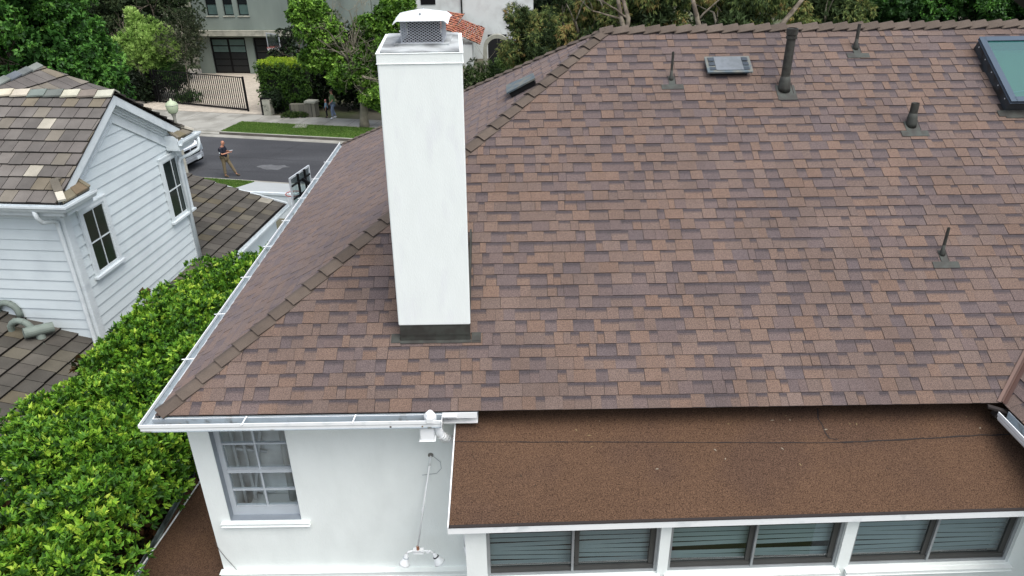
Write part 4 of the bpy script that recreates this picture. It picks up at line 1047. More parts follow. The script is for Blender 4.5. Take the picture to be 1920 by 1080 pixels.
# wear on the street: cracks, patch, manhole
M['crack'] = mat('crack_sealant', (44, 44, 46), rough=.7); M['patch'] = mat('asphalt_patch', (62, 63, 66), rough=.9, fine=.2, fscale=30, var=.1); M['pale'] = mat('pale_stain', (96, 97, 99), rough=.9, var=.2, scale=4)
g = MB()
for (p0, q0, p1, q1) in ((-9, 3.2, 8, 3.35), (-6, 1.1, 5, 1.4), (-4, 5.2, 9, 5.0), (1.5, .2, 2.2, 3.2), (-3.2, 3.3, -2.6, 6.3)):
    n = 26; pts = [SP(p0 + (p1 - p0) * i / n, q0 + (q1 - q0) * i / n + random.uniform(-.05, .05), .004) for i in range(n + 1)]
    for a, b in zip(pts, pts[1:]):
        d = b - a; s_ = V((-d.y, d.x, 0)).normalized() * random.uniform(.008, .022); g.quad(a - s_, b - s_, b + s_, a + s_)
tag(g.build('road_crack', M['crack'], None), kind='structure')
g = MB(); c0 = at_z(512, 313, .004); g.poly([c0 + SD * math.cos(t) * random.uniform(.5, 1.0) + SN_ * math.sin(t) * random.uniform(.25, .5) for t in [k * math.pi / 9 for k in range(18)]]); tag(g.build('road_stain', M['pale'], None), kind='structure')
# ============================================================ ACROSS THE STREET
# ---- modern grey house
M['greystucco'] = mat('grey_green_stucco', (128, 138, 130), rough=.9, var=.10, scale=.5, c2=(104, 114, 108), c2scale=.35, c2lo=.42, c2hi=.66, stretch=(1, 1, .35))
M['ledge'] = mat('pale_ledge', (168, 166, 152), rough=.8, var=.08, scale=1, c2=(140, 140, 128), c2scale=2)
M['blackmetal'] = mat('black_metal', (13, 13, 15), rough=.6, spec=.2)
M['frost'] = mat('frosted_glass', (84, 104, 100), rough=.2, spec=.8)
M['frostd'] = mat('dark_frosted_glass', (26, 30, 32), rough=.3)
g1 = at_z(404, 138, .13); g2 = at_z(470, 138.5, .13)
GD = (g2 - g1); GD.z = 0; gw = GD.length; GD.normalize(); GN = V((-GD.y, GD.x, 0))      # GN points away from the street
def GP(a, d, z): return V((g1.x, g1.y, 0)) + GD * a + GN * d + UP * z
gh = thing('grey_modern_house', tuple(GP(2, 4, .1)), 'grey-green modern stucco house with black garage doors behind the gate', 'house')
b = MB(); GH = 9.5
xl, xr = -1.1, 13.0
# ground-floor front with door openings, upper storey slightly proud
dz = 2.75
doors = [(0.0, gw), (gw + .62, gw + .62 + gw)]
segs = [xl, doors[0][0], doors[0][1], doors[1][0], doors[1][1], xr]
for i in range(0, 6, 2): b.prism([GP(segs[i], .0, .1), GP(segs[i + 1], .0, .1), GP(segs[i + 1], .4, .1), GP(segs[i], .4, .1)], UP * 3.0)
for (p, q) in doors: b.prism([GP(p, .0, dz + .1), GP(q, .0, dz + .1), GP(q, .4, dz + .1), GP(p, .4, dz + .1)], UP * .25)
b.build('lower_wall', M['greystucco'], gh)
wins = []
Pu = GP(0, -.35, 0)
def uzh(px, py, d=-.35):
    h_ = hit(px, py, GP(0, d, 0), GN); return ((h_ - GP(0, 0, 0)).dot(GD), h_.z)
for x0_, x1_ in ((388, 409), (420, 439), (447, 467)):
    a0, zb_ = uzh(x0_, 29.5); a1, _ = uzh(x1_, 29.5); wins.append((a0, a1, zb_))
a0, zb_ = uzh(542, 33); wins.append((a0, a0 + 1.4, zb_))
zl = uzh(380, 56)[1]
b = MB(); xs_ = [uzh(366, 50)[0]] + [v for w_ in wins for v in w_[:2]] + [xr]
ztop = wins[0][2] + 1.5
for i in range(0, len(xs_), 2): b.prism([GP(xs_[i], -.35, zl), GP(xs_[i + 1], -.35, zl), GP(xs_[i + 1], .1, zl), GP(xs_[i], .1, zl)], UP * (GH - zl))
for a0, a1, z in wins:
    b.prism([GP(a0, -.35, zl), GP(a1, -.35, zl), GP(a1, .1, zl), GP(a0, .1, zl)], UP * (z - zl)); b.prism([GP(a0, -.35, ztop), GP(a1, -.35, ztop), GP(a1, .1, ztop), GP(a0, .1, ztop)], UP * (GH - ztop))
b.build('upper_wall', M['greystucco'], gh)
b = MB(); b.prism([GP(xs_[0], .4, .1), GP(xr, .4, .1), GP(xr, 14, .1), GP(xs_[0], 14, .1)], UP * (GH - .1)); b.build('body', M['greystucco'], gh)
b = MB(); b.prism([GP(xs_[0] - .1, -.75, zl - .38), GP(xr, -.75, zl - .38), GP(xr, -.02, zl - .38), GP(xs_[0] - .1, -.02, zl - .38)], UP * .36); b.build('ledge', M['ledge'], gh, bevel=.02)
for a0, a1, z in wins:
    b = MB(); y = -.16; t = .07
    for (p, q, r, s_) in ((a0, a0 + t, z, ztop), (a1 - t, a1, z, ztop), (a0 + t, a1 - t, z, z + t), (a0 + t, a1 - t, ztop - t, ztop), (a0 + t, a1 - t, z + .78, z + .84)):
        b.prism([GP(p, y, r), GP(q, y, r), GP(q, y + .06, r), GP(p, y + .06, r)], UP * (s_ - r))
    w_ = b.build('window', M['blackmetal'], gh)
    b = MB(); b.quad(GP(a0 + t, y + .03, z + t), GP(a1 - t, y + .03, z + t), GP(a1 - t, y + .03, z + .78), GP(a0 + t, y + .03, z + .78)); b.build('pane', M['frost'], w_)
    b = MB(); b.quad(GP(a0 + t, y + .03, z + .84), GP(a1 - t, y + .03, z + .84), GP(a1 - t, y + .03, ztop - t), GP(a0 + t, y + .03, ztop - t)); b.build('pane', M['frostd'], w_)
    b = MB(); b.prism([GP(a0 - .05, -.42, z - .08), GP(a1 + .05, -.42, z - .08), GP(a1 + .05, -.352, z - .08), GP(a0 - .05, -.352, z - .08)], UP * .07); b.build('sill', M['ledge'], w_)
for i, (p, q) in enumerate(doors):
    b = MB(); y = .15
    b.prism([GP(p, y, .13), GP(q, y, .13), GP(q, y + .05, .13), GP(p, y + .05, .13)], UP * (dz - .03)); dr = b.build('garage_door', M['blackmetal'], gh)
    c = (p + q) / 2
    for s0_, s1_ in ((p + .16, c - .09), (c + .09, q - .16)):
        for k in range(5):
            z = .25 + k * .5; b = MB(); b.prism([GP(s0_, y - .004, z), GP(s1_, y - .004, z), GP(s1_, y - .0005, z), GP(s0_, y - .0005, z)], UP * .42)
            b.build('door_panel', M['frost'] if (i == 0 and k > 2) else M['frostd'], dr)
# ---- gate and fence
def gate_pt(px, py): return at_z(px, py, .13)
def picket(name, A, B, h, label, parent=None, nbars=None):
    L_ = (B - A).length; d = (B - A).normalized(); r = thing(name, tuple(A), label, 'gate' if 'gate' in name else 'fence')
    b = MB(); b.obox(A + UP * .06, d * L_, d.cross(UP) * .05, UP * .10); b.obox(A + UP * (h - .07), d * L_, d.cross(UP) * .05, UP * .05); b.build('rail', M['blackmetal'], r)
    for p in (A, B - d * .1):
        b = MB(); b.obox(p, d * .10, d.cross(UP) * .08, UP * (h + .02)); b.build('gate_post' if 'gate' in name else 'post', M['blackmetal'], r)
    n = nbars or int(L_ / .165); 
    for k in range(1, n):
        if k > 98: break
        b = MB(); b.obox(A + d * (L_ * k / n) + UP * .16 + d.cross(UP) * .012, d * .05, d.cross(UP) * .025, UP * (h - .23)); b.build('bar', M['blackmetal'], r)
    return r
Gr = gate_pt(468, 209); Gl = gate_pt(300, 192)
picket('driveway_gate', Gl, Gr, 2.15, 'wide black metal picket gate across the paved drive of the grey house')
Fl = Gl + (Gl - Gr).normalized() * .15; F2 = Fl + V((-5.6, 3.2, 0)); picket('picket_fence', F2, Fl, 2.15, 'black metal picket fence left of the drive gate under the dark trees')
# ---- basketball hoops
def hoop(name, base, board_c, bd, rim_z, label, bw=1.35, bh=.9, rimdir=None, blackpole=True, s=1.0):
    """base = foot of the pole, board_c = board centre, bd = board width direction"""
    r = thing(name, tuple(base), label, 'basketball hoop'); bd = V(bd).normalized(); fn = V(rimdir).normalized()
    b = MB(); t = .05
    o = board_c - bd * bw / 2 - UP * bh / 2
    b.obox(o, bd * t, fn * .04, UP * bh); b.obox(o + bd * (bw - t), bd * t, fn * .04, UP * bh); b.obox(o + bd * t, bd * (bw - 2 * t), fn * .04, UP * t); b.obox(o + bd * t + UP * (bh - t), bd * (bw - 2 * t), fn * .04, UP * t)
    b.build('board_frame', M['boardframe'], r)
    b = MB(); b.quad(o + bd * t + UP * t + fn * .02, o + bd * (bw - t) + UP * t + fn * .02, o + bd * (bw - t) + UP * (bh - t) + fn * .02, o + bd * t + UP * (bh - t) + fn * .02); b.build('board', M['boardglass'], r)
    b = MB()
    for k in (.33, .67): b.obox(o + bd * (bw * k - .03) - fn * .06, bd * .06, fn * .05, UP * bh)
    for k in (.25, .7): b.obox(o + UP * bh * k - fn * .055, bd * bw * .9 + bd * .0, fn * .03, UP * .05)
    b.build('support', M['blackmetal'], r)
    rc = board_c + fn * (.27 + .04) ; rc.z = rim_z; R_ = .23
    b = MB(); b.tube([rc + V((math.cos(t_) * R_, math.sin(t_) * R_, 0)) for t_ in [k * 2 * math.pi / 20 for k in range(21)]], .013, 6, cap=False); b.beam(rc - fn * R_, rc - fn * .29, .12, .03); b.build('rim', M['rim'], r)
    b = MB()
    for k in range(12):
        t0 = k * 2 * math.pi / 12
        for sg in (1, -1):
            pts = []
            for j in range(5):
                rr = R_ * (1 - .42 * j / 4); tt = t0 + sg * j * math.pi / 12; pts.append(rc + V((math.cos(tt) * rr, math.sin(tt) * rr, -.1 * j)))
            b.tube(pts, .006, 4)
    b.build('net', M['netw'], r)
    b = MB(); top = V((base.x, base.y, rim_z - .6)); b.tube([base, top], .06, 10); b.beam(top, board_c - fn * .06 + UP * .2, .07, .09); b.beam(top - UP * .35, board_c - fn * .06 - UP * .25, .07, .09); b.build('pole', M['blackmetal'], r)
M['boardframe'] = mat('board_frame', (182, 186, 190), rough=.4); M['boardglass'] = glass('board_glass', (190, 205, 205), .2, .12, (120, 140, 140)); M['rim'] = mat('orange_rim', (178, 78, 62), rough=.5); M['netw'] = mat('net', (220, 222, 224), rough=.8)
# far hoop in front of the second garage door
fb = hit(513, 78, GP(0, -6.0, 0), GN); rdir = (-GD * .55 - GN * .83)
rz_ = hit(507, 88, GP(0, -6.0, 0), GN).z
hoop('basketball_hoop', V((fb.x, fb.y, .14)) - rdir.normalized() * 1.1 + GD * 1.6, fb, GD * .83 - GN * .55, rz_, 'far basketball hoop with glass board beside the garage and clipped hedge', bw=1.5, bh=1.05, rimdir=rdir)
# near hoop beside the roof edge, in the drive between the two houses
c_ = at_y(566, 348, 20.6); q_ = at_y(547, 363, 20.4)
bdir = V((.22, 1, 0)).normalized()
hoop('basketball_hoop', V((c_.x + 1.3, c_.y, 1.25)), c_, bdir, c_.z - .27, 'near basketball hoop half hidden behind the brown roof edge and gutter', bw=1.25, bh=.86, rimdir=V((-1, .22, 0)))
# ---- white rail fence across the near drive
M['vinyl'] = mat('white_vinyl', (214, 222, 226), rough=.5)
f0 = at_z(450, 357, 2.0); f1 = at_z(560, 362, 2.0)
r = thing('white_gate', (f0.x, f0.y, 1.0), 'low solid white gate across the drive between the two houses', 'gate')
d = (f1 - f0).normalized(); L_ = (f1 - f0).length
b = MB(); b.obox(V((f0.x, f0.y, .8)), d * L_, d.cross(UP) * -.05, UP * 1.08)
for k in range(12): b.obox(V((f0.x, f0.y, .85)) + d * (L_ * k / 12) - d.cross(UP) * .0, d * .015, d.cross(UP) * .006, UP * 1.0)
b.build('panel', M['vinyl'], r); b = MB(); b.obox(V((f0.x, f0.y, 1.881)) - d * .03 - d.cross(UP) * .06, d * (L_ + .06), d.cross(UP) * .10, UP * .09); b.build('top_rail', M['vinyl'], r)
b = MB(); b.obox(V((f1.x, f1.y, .8)), d * .12, d.cross(UP) * .10, UP * 1.25); b.build('post', M['vinyl'], r)

# ---- street lamp
lp = CAM + ray(323, 203) * 29.0
lp = lp + UP * .10
r = thing('street_lamp', (lp.x, lp.y, .9), 'acorn-globed street lamp rising behind the tiled gable roof', 'street lamp')
b = MB(); b.lathe((lp.x, lp.y, .9), [(.2, 0), (.19, .25), (.12, .5), (.075, .6), (.06, lp.z - 1.35), (.09, lp.z - 1.25), (.13, lp.z - 1.17)], n=14); b.build('post', mat('concrete_post', (150, 148, 138)), r, smooth=True)
b = MB(); b.lathe((lp.x, lp.y, lp.z - .28), [(.15, 0), (.18, .03), (.22, .16), (.235, .30), (.21, .38), (.12, .45), (.055, .48), (.04, .53), (.01, .57)], n=20); b.build('globe', mat('acorn_globe', (196, 208, 176), rough=.4, var=.04, trans=.2), r, smooth=True)
b = MB(); b.lathe((lp.x, lp.y, lp.z + .09), [(.236, -.08), (.241, -.06), (.236, -.04)], n=20); b.build('globe_band', mat('band', (170, 176, 158)), r)

# ---- low stone wall, mailbox-like black post, behind the sidewalk
M['stone'] = brickmat('stone_blocks', (120, 116, 102), (98, 96, 86), (66, 64, 58), 1.7)
w0 = at_z(545, 219, .14); w1 = at_z(583, 219, .14); zt_ = hit(545, 196, w0, SN_).z
r = thing('low_stone_wall', tuple(w0), 'low grey stone block wall with a flat-capped pier beside the sidewalk', 'wall')
b = MB(); b.obox(w0, w1 - w0, SN_ * .35, UP * (zt_ - .14)); b.build('wall', M['stone'], r)
b = MB(); pc_ = w1 - SD * .25 - SN_ * .04; b.obox(pc_, SD * .62, SN_ * .5, UP * (zt_ - .05)); b.build('pier', M['stone'], r)
b = MB(); b.obox(pc_ - SD * .05 - SN_ * .05 + UP * (zt_ - .049), SD * .72, SN_ * .6, UP * .10); b.build('cap', M['ledge'], r, bevel=.01)
v0 = at_z(492, 216, .14)
r = thing('white_utility_box', tuple(v0), 'pale box with black frame between paver drive and dark bush', 'box')
b = MB(); b.obox(v0 + SD * .12, SD * .5, SN_ * .4, UP * .95); b.build('cabinet', M['ledge'], r); b = MB(); b.obox(v0 + UP * .0, SD * .10, SN_ * .1, UP * 1.1); b.obox(v0 + SD * .1 + UP * 1.0, SD * .55, SN_ * .08, UP * .06); b.build('frame', M['blackmetal'], r)

# ---- spanish house
M['plaster'] = mat('white_plaster', (206, 210, 208), rough=.9, var=.04, scale=1, c2=(190, 192, 190), c2scale=.8)
M['terra'] = mat('terracotta', rough=.85, var=.15, scale=.8, fine=.1, fscale=6, attr=True)
sh = thing('spanish_house', (-2, 66, .1), 'white plaster Spanish style house with terracotta tile roof and arched opening', 'house')
YH = 64.0
b = MB(); pa = at_y(680, 30, YH); pb = at_y(1000, 30, YH); za = at_y(800, 36, YH).z
b.box(pa.x, pb.x, YH, YH + 8, .1, 10); b.build('main_wall', M['plaster'], sh)
def barrel(P, conv, name, wd=.26):
    mb = MB(); shingles(mb, P, conv, .36, (wd * .97, wd * 1.03), lambda u, k, n: tuple(x * random.uniform(.88, 1.08) for x in lin(random.choice([(160, 100, 78), (152, 94, 74), (166, 108, 86), (144, 92, 74)]))), .09, .05, 0, gap=.02)
    return mb.build(name, M['terra'], sh)
# wing roof in front : slopes to the right/front; ridge from (845,25) area
YW = 60.0
def yh(px, py, y=YW): return at_y(px, py, y)
e0 = yh(838, 62); e1 = yh(905, 82); t1 = at_y(868, 30, YW + 3.0); t0 = at_y(830, 25, YW + 3.0)
na = (e1 - e0).normalized()
q = [yh(845, 60, YW), yh(900, 84, YW), at_y(915, 38, YW + 3), at_y(866, 36, YW + 3)]
nn = (q[1] - q[0]).cross(q[3] - q[0]).normalized(); nn = nn if nn.z > 0 else -nn
ux = (q[1] - q[0]).normalized(); sx = nn.cross(ux); sx = sx if sx.z > 0 else -sx
P_ = Plane(q[0], ux, sx, nn); barrel(P_, [P_.uv(p) for p in q], 'wing_tile_roof', .2)
q2 = [yh(815, 52, YW + .5), yh(846, 60, YW + .2), at_y(871, 27, YW + 3.2), at_y(838, 22, YW + 3.2)]
nn = (q2[1] - q2[0]).cross(q2[3] - q2[0]).normalized(); nn = nn if nn.z > 0 else -nn
ux = (q2[1] - q2[0]).normalized(); sx = nn.cross(ux); sx = sx if sx.z > 0 else -sx
P_ = Plane(q2[0], ux, sx, nn); barrel(P_, [P_.uv(p) for p in q2], 'side_tile_roof')
b = MB(); x0_ = yh(828, 60).x; x1_ = yh(885, 90).x; b.box(x0_, x1_, YW + .2, YW + 4, .1, yh(880, 80).z - .2); b.build('wing_wall', M['plaster'], sh)
b = MB(); q = [at_y(690, 58, YW), at_y(716, 60, YW), at_y(716, 50, YW + 3), at_y(690, 46, YW + 3)]; b.prism(q, UP * .1, lin((176, 100, 76))); b.build('small_tile_roof', M['terra'], sh)
# arch
ac = yh(932, 92, YW - 2); ar = (yh(957, 92, YW - 2).x - yh(905, 92, YW - 2).x) / 2
b = MB(); outer, inner = [], []
y0 = YW - 2
n = 14
for k in range(n + 1):
    t = math.pi * k / n; outer.append((ac.x + math.cos(t) * ar, ac.z + math.sin(t) * ar)); inner.append((ac.x + math.cos(t) * ar * .74, ac.z + math.sin(t) * ar * .74))
outer = [(ac.x + ar, .1)] + outer + [(ac.x - ar, .1)]; inner = [(ac.x + ar * .74, .1)] + inner + [(ac.x - ar * .74, .1)]
for i in range(len(outer) - 1): b.prism([(outer[i][0], y0, outer[i][1]), (outer[i + 1][0], y0, outer[i + 1][1]), (inner[i + 1][0], y0, inner[i + 1][1]), (inner[i][0], y0, inner[i][1])], (0, .5, 0))
b.build('arch', mat('dull_plaster', (150, 150, 138), rough=.9, var=.15), sh)
b = MB(); b.box(ac.x - ar * .7, ac.x + ar * .7, y0 + 1.9, y0 + 1.99, .1, ac.z + ar * .74); b.build('arch_recess', M['black'], sh)
b = MB(); px0 = at_y(866, 20, YH).x; b.tube([(px0, YH - .1, at_y(866, 28, YH).z), (px0, YH - .1, 9)], .06, 8); b.build('downpipe', M['blackmetal'], sh)
b = MB()
for pxx in (800,): 
    p = at_y(pxx, 0, YH); b.box(p.x - .5, p.x + .7, YH - .05, YH - .01, p.z - .35, p.z + 1.3)
b.build('window', M['blackmetal'], sh)

# ---- pickup truck
def truck():
    tp_ = at_z(385, 318, .02); base = tp_
    heading = SD.copy(); side = SN_.copy()
    F = pq(at_z(386, 300, .55)); 
    p_front = F[0] - .75
    qn = pq(at_z(352, 330, .02))[1]
    C_ = SP(p_front, qn + .0, 0)
    r = thing('pickup_truck', tuple(SP(p_front - 2.8, qn + 1.0, .02)), 'white pickup truck with black grille parked behind the white-sided gable', 'pickup truck')
    T_ = lambda x, y, z: SP(p_front - x, qn + y, z)      # x back from the nose, y across (0 = near side), z up
    Wd = 2.03
    white = mat('truck_paint', (226, 230, 234), rough=.25, var=0, spec=.6); blk = M['blackmetal']; chrome = mat('truck_silver', (190, 196, 202), rough=.3, metal=.6)
    prof = [(.12, .55), (.06, .80), (.10, 1.12), (.35, 1.22), (1.45, 1.33), (2.25, 1.88), (3.9, 1.92), (4.15, 1.35), (5.8, 1.36), (5.85, .6), (4.9, .5), (4.85, .5), (1.5, .5), (.3, .45)]
    b = MB(); n = len(prof)
    secs = []
    for yy_, ins in ((0.05, .10), (.0, .0), (.0, .0)): pass
    for f, dz_, dx in ((0.0, -.03, .06), (.06, 0, 0.0), (.5, .02, -.05), (.94, 0, 0.0), (1.0, -.03, .06)):
        secs.append([T_(x + dx * (1 if x < 1 else 0), Wd * f if z < 1.4 else Wd * (.5 + (f - .5) * .86), z + (dz_ if z > 1 else 0)) for x, z in prof])
    for s0_, s1_ in zip(secs, secs[1:]): b.add(s0_ + s1_, [(i, (i + 1) % n, n + (i + 1) % n, n + i) for i in range(n)])
    b.poly(secs[0]); b.poly(secs[-1][::-1]); body = b.build('body', white, r)
    b = MB(); b.prism([T_(.035, .30, .72), T_(.035, Wd - .30, .72), T_(.075, Wd - .24, 1.08), T_(.075, .24, 1.08)], SD * .03); gr = b.build('grille', blk, r)
    b = MB()
    for z in (.80, .88, .96): b.prism([T_(.02, .33, z), T_(.02, Wd - .33, z), T_(.02, Wd - .33, z + .02), T_(.02, .33, z + .02)], SD * .012)
    b.build('grille_bar', mat('grille_grey', (52, 54, 60), rough=.4), gr)
    b = MB(); c = T_(.0, Wd / 2, .90); b.add([c + side * math.cos(t) * .17 + UP * math.sin(t) * .07 for t in [k * math.pi / 8 for k in range(16)]], [tuple(range(16))]); b.build('badge', mat('badge', (60, 78, 110), rough=.3), gr)
    b = MB(); b.prism([T_(.0, .26, 1.08), T_(.0, Wd - .26, 1.08), T_(.04, Wd - .26, 1.13), T_(.04, .26, 1.13)], SD * .03); b.prism([T_(-.03, .2, .66), T_(-.03, Wd - .2, .66), T_(-.03, Wd - .2, .71), T_(-.03, .2, .71)], SD * .03); b.build('grille_surround', chrome, gr)
    b = MB(); b.prism([T_(.1, -.0, .48), T_(-.10, .25, .48), T_(-.10, Wd - .25, .48), T_(.1, Wd, .48), T_(.3, Wd, .48), T_(.3, 0, .48)], UP * .15); b.build('bumper', chrome, r)
    b = MB(); b.prism([T_(.05, .15, .30), T_(.05, Wd - .15, .30), T_(.4, Wd - .15, .30), T_(.4, .15, .30)], UP * .17); b.build('air_dam', blk, r)
    for y0_, y1_ in ((.03, .25), (Wd - .25, Wd - .03)):
        b = MB(); b.prism([T_(.06, y0_, .78), T_(.06, y1_, .78), T_(.09, y1_, 1.06), T_(.09, y0_, 1.06)], SD * .025); b.build('headlight', mat('headlight', (140, 150, 158), rough=.15), r)
    b = MB(); b.prism([T_(-.115, Wd * .60, .47), T_(-.115, Wd * .60 + .32, .47), T_(-.115, Wd * .60 + .32, .62), T_(-.115, Wd * .60, .62)], SD * .01); b.build('number_plate', M['vinyl'], r)
    b = MB(); b.quad(T_(1.50, .22, 1.36), T_(1.50, Wd - .22, 1.36), T_(2.2, Wd - .3, 1.85), T_(2.2, .3, 1.85)); q = b.build('windscreen', M['darkpane'], r); q.location += V((0, 0, .012))
    for x in (.95, 4.8):
        for y in (-.02, Wd - .24):
            b = MB(); b.tube([T_(x, y, .40), T_(x, y + .26, .40)], .40, 24); w_ = b.build('wheel', mat('tyre', (28, 28, 29), rough=.8), r)
            b = MB(); b.tube([T_(x, y - .012 if y < 1 else y + .15, .40), T_(x, y + .1 if y < 1 else y + .272, .40)], .26, 18); b.build('rim', chrome, w_)
    for y, k in ((-.2, 1), (Wd + .02, 1)):
        b = MB(); b.prism([T_(1.75, y, 1.30), T_(1.85, y, 1.30), T_(1.85, y + .18, 1.30), T_(1.75, y + .18, 1.30)], UP * .22); b.build('mirror', blk, r)
truck()
# ============================================================ PEOPLE
def skin_mesh(name, nodes, edges, m, parent, sub=2):
    """nodes: list of (pos, radius) ; first node is the root"""
    me = bpy.data.meshes.new(name); Mi = ROOTM.get(parent)
    me.from_pydata([tuple((Mi @ V(p)) if Mi else V(p)) for p, r in nodes], edges, []); me.update()
    o = bpy.data.objects.new(name, me); COL.objects.link(o)
    if parent: o.parent = parent
    if parent in ROOTM: ROOTM[o] = ROOTM[parent]
    md = o.modifiers.new('skin', 'SKIN'); md.use_smooth_shade = True
    for i, (p, r) in enumerate(nodes):
        sv = me.skin_vertices[0].data[i]; rr = r if hasattr(r, '__len__') else (r, r); sv.radius = rr; sv.use_root = (i == 0)
    s = o.modifiers.new('sub', 'SUBSURF'); s.levels = sub; s.render_levels = sub
    me.materials.append(m); return o
skinm = mat('skin', (176, 124, 100), rough=.6, var=.05); skinm2 = mat('skin_pale', (190, 140, 118), rough=.6, var=.05)
def person(base, face, scale, pose, clothes, label, extras=None, hair=None):
    """local frame: f = facing, s = person's left, z up; pose gives joints in metres for a 1.8 m adult"""
    base = V(base); f = V((math.cos(face), math.sin(face), 0)); s = V((-f.y, f.x, 0))
    Wp = lambda p: base + (f * p[0] + s * p[1] + UP * p[2]) * scale
    r = thing('person', tuple(base), label, 'person')
    J = dict(pelvis=(0, 0, .95), belly=(0, 0, 1.12), chest=(.0, 0, 1.33), neck=(0, 0, 1.50), chin=(.01, 0, 1.58), head=(.02, 0, 1.67), crown=(.01, 0, 1.76),
             shl=(0, .19, 1.43), shr=(0, -.19, 1.43), ell=(0, .25, 1.15), elr=(0, -.25, 1.15), wrl=(.05, .26, .90), wrr=(.05, -.26, .90),
             hpl=(0, .10, .92), hpr=(0, -.10, .92), knl=(.02, .11, .50), knr=(.02, -.11, .50), anl=(0, .11, .09), anr=(0, -.11, .09), tol=(.17, .12, .035), tor=(.17, -.12, .035))
    J.update(pose)
    k = scale
    def nd(n, rr): return (Wp(J[n]), (rr[0] * k, rr[1] * k) if hasattr(rr, '__len__') else rr * k)
    order = ['pelvis', 'belly', 'chest', 'neck', 'chin', 'head', 'crown', 'shl', 'ell', 'wrl', 'shr', 'elr', 'wrr', 'hpl', 'knl', 'anl', 'tol', 'hpr', 'knr', 'anr', 'tor']
    R_ = dict(pelvis=(.12, .14), belly=(.11, .13), chest=(.12, .16), neck=.055, chin=.07, head=.092, crown=.06, shl=.06, ell=.042, wrl=.028, shr=.06, elr=.042, wrr=.028, hpl=.085, knl=.055, anl=.036, tol=.018, hpr=.085, knr=.055, anr=.036, tor=.018)
    nodes = [nd(n, R_[n]) for n in order]; ix = {n: i for i, n in enumerate(order)}
    ed = [('pelvis', 'belly'), ('belly', 'chest'), ('chest', 'neck'), ('neck', 'chin'), ('chin', 'head'), ('head', 'crown'), ('chest', 'shl'), ('shl', 'ell'), ('ell', 'wrl'), ('chest', 'shr'), ('shr', 'elr'), ('elr', 'wrr'), ('pelvis', 'hpl'), ('hpl', 'knl'), ('knl', 'anl'), ('anl', 'tol'), ('pelvis', 'hpr'), ('hpr', 'knr'), ('knr', 'anr'), ('anr', 'tor')]
    edges = [(ix[a], ix[b]) for a, b in ed]
    # hands: palm + five fingers each
    for sd, w, e in (('l', 'wrl', 'ell'), ('r', 'wrr', 'elr')):
        d = (V(J[w]) - V(J[e])).normalized(); pd = V(pose.get('palm' + sd, d)).normalized(); up_ = V((0, 0, 1)) if abs(pd.z) < .8 else V((1, 0, 0)); lat = pd.cross(up_).normalized(); pn = lat.cross(pd)
        p0 = V(J[w]) + pd * .07; nodes.append((Wp(p0), (.034 * k, .018 * k))); edges.append((ix[w], len(nodes) - 1)); palm = len(nodes) - 1
        for q, (off, ln) in enumerate(((-.030, .062), (-.010, .078), (.010, .074), (.030, .056))):
            a = p0 + pd * .035 + lat * off; b_ = a + pd * ln * .5 - pn * .008; c_ = b_ + pd * ln * .4 - pn * .024
            i0 = len(nodes); nodes += [(Wp(a), .010 * k), (Wp(b_), .009 * k), (Wp(c_), .007 * k)]; edges += [(palm, i0), (i0, i0 + 1), (i0 + 1, i0 + 2)]
        sg = 1 if sd == 'l' else -1
        a = p0 - pd * .02 - lat * .036 * 1 + pn * .004; b_ = a + pd * .04 - lat * .02; i0 = len(nodes); nodes += [(Wp(a), .012 * k), (Wp(b_), .009 * k)]; edges += [(palm, i0), (i0, i0 + 1)]
    skin_mesh('body', nodes, edges, clothes['skin'], r)
    hd = V(J['head'])
    # face details
    hf = V(pose.get('look', (1, 0, 0))).normalized(); hs = V((0, 0, 1)).cross(hf).normalized()
    b = MB(); b.lathe(Wp(hd + hf * .085 + V((0, 0, -.01))), [(.006 * k, -.02 * k), (.015 * k, 0), (.003 * k, .028 * k)], axis=UP, n=8)
    for sg in (-1, 1): b.lathe(Wp(hd + hs * sg * .088 + V((0, 0, -.02))), [(.012 * k, -.018 * k), (.02 * k, 0), (.012 * k, .022 * k)], axis=UP, n=8)
    b.build('nose_and_ears', clothes['skin'], r, smooth=True)
    b = MB()
    for sg in (-1, 1): b.lathe(Wp(hd + hf * .083 + hs * sg * .033 + V((0, 0, .012))), [(.009 * k, -.005 * k), (.009 * k, .005 * k)], axis=f, n=8)
    b.box(0, 0, 0, 0, 0, 0); c = Wp(hd + hf * .082 + V((0, 0, -.055))); b.lathe(c, [(.018 * k, -.003 * k), (.018 * k, .003 * k)], axis=UP, n=8)
    b.build('eyes_and_mouth', mat('features', (70, 46, 40)), r)
    def garment(name, parts, m, ed_):
        ns = [(Wp(J[n] if isinstance(n, str) else n), (rr[0] * k, rr[1] * k) if hasattr(rr, '__len__') else rr * k) for n, rr in parts]
        return skin_mesh(name, ns, ed_, m, r)
    lerp = lambda a, b_, t: tuple(V(J[a]).lerp(V(J[b_]), t))
    garment('shirt', [('belly', (.155, .17)), ('chest', (.15, .185)), (lerp('chest', 'neck', .62), (.085, .10)), ('shl', .082), (lerp('shl', 'ell', .85), .068), ('shr', .082), (lerp('shr', 'elr', .85), .068), (lerp('belly', 'pelvis', .95), (.15, .165))],
            clothes['top'], [(0, 1), (1, 2), (1, 3), (3, 4), (1, 5), (5, 6), (0, 7)])
    garment('trousers', [('pelvis', (.142, .16)), ('hpl', .105), ('knl', .078), (lerp('knl', 'anl', .92), .066), ('hpr', .105), ('knr', .078), (lerp('knr', 'anr', .92), .066)], clothes['legs'], [(0, 1), (1, 2), (2, 3), (0, 4), (4, 5), (5, 6)])
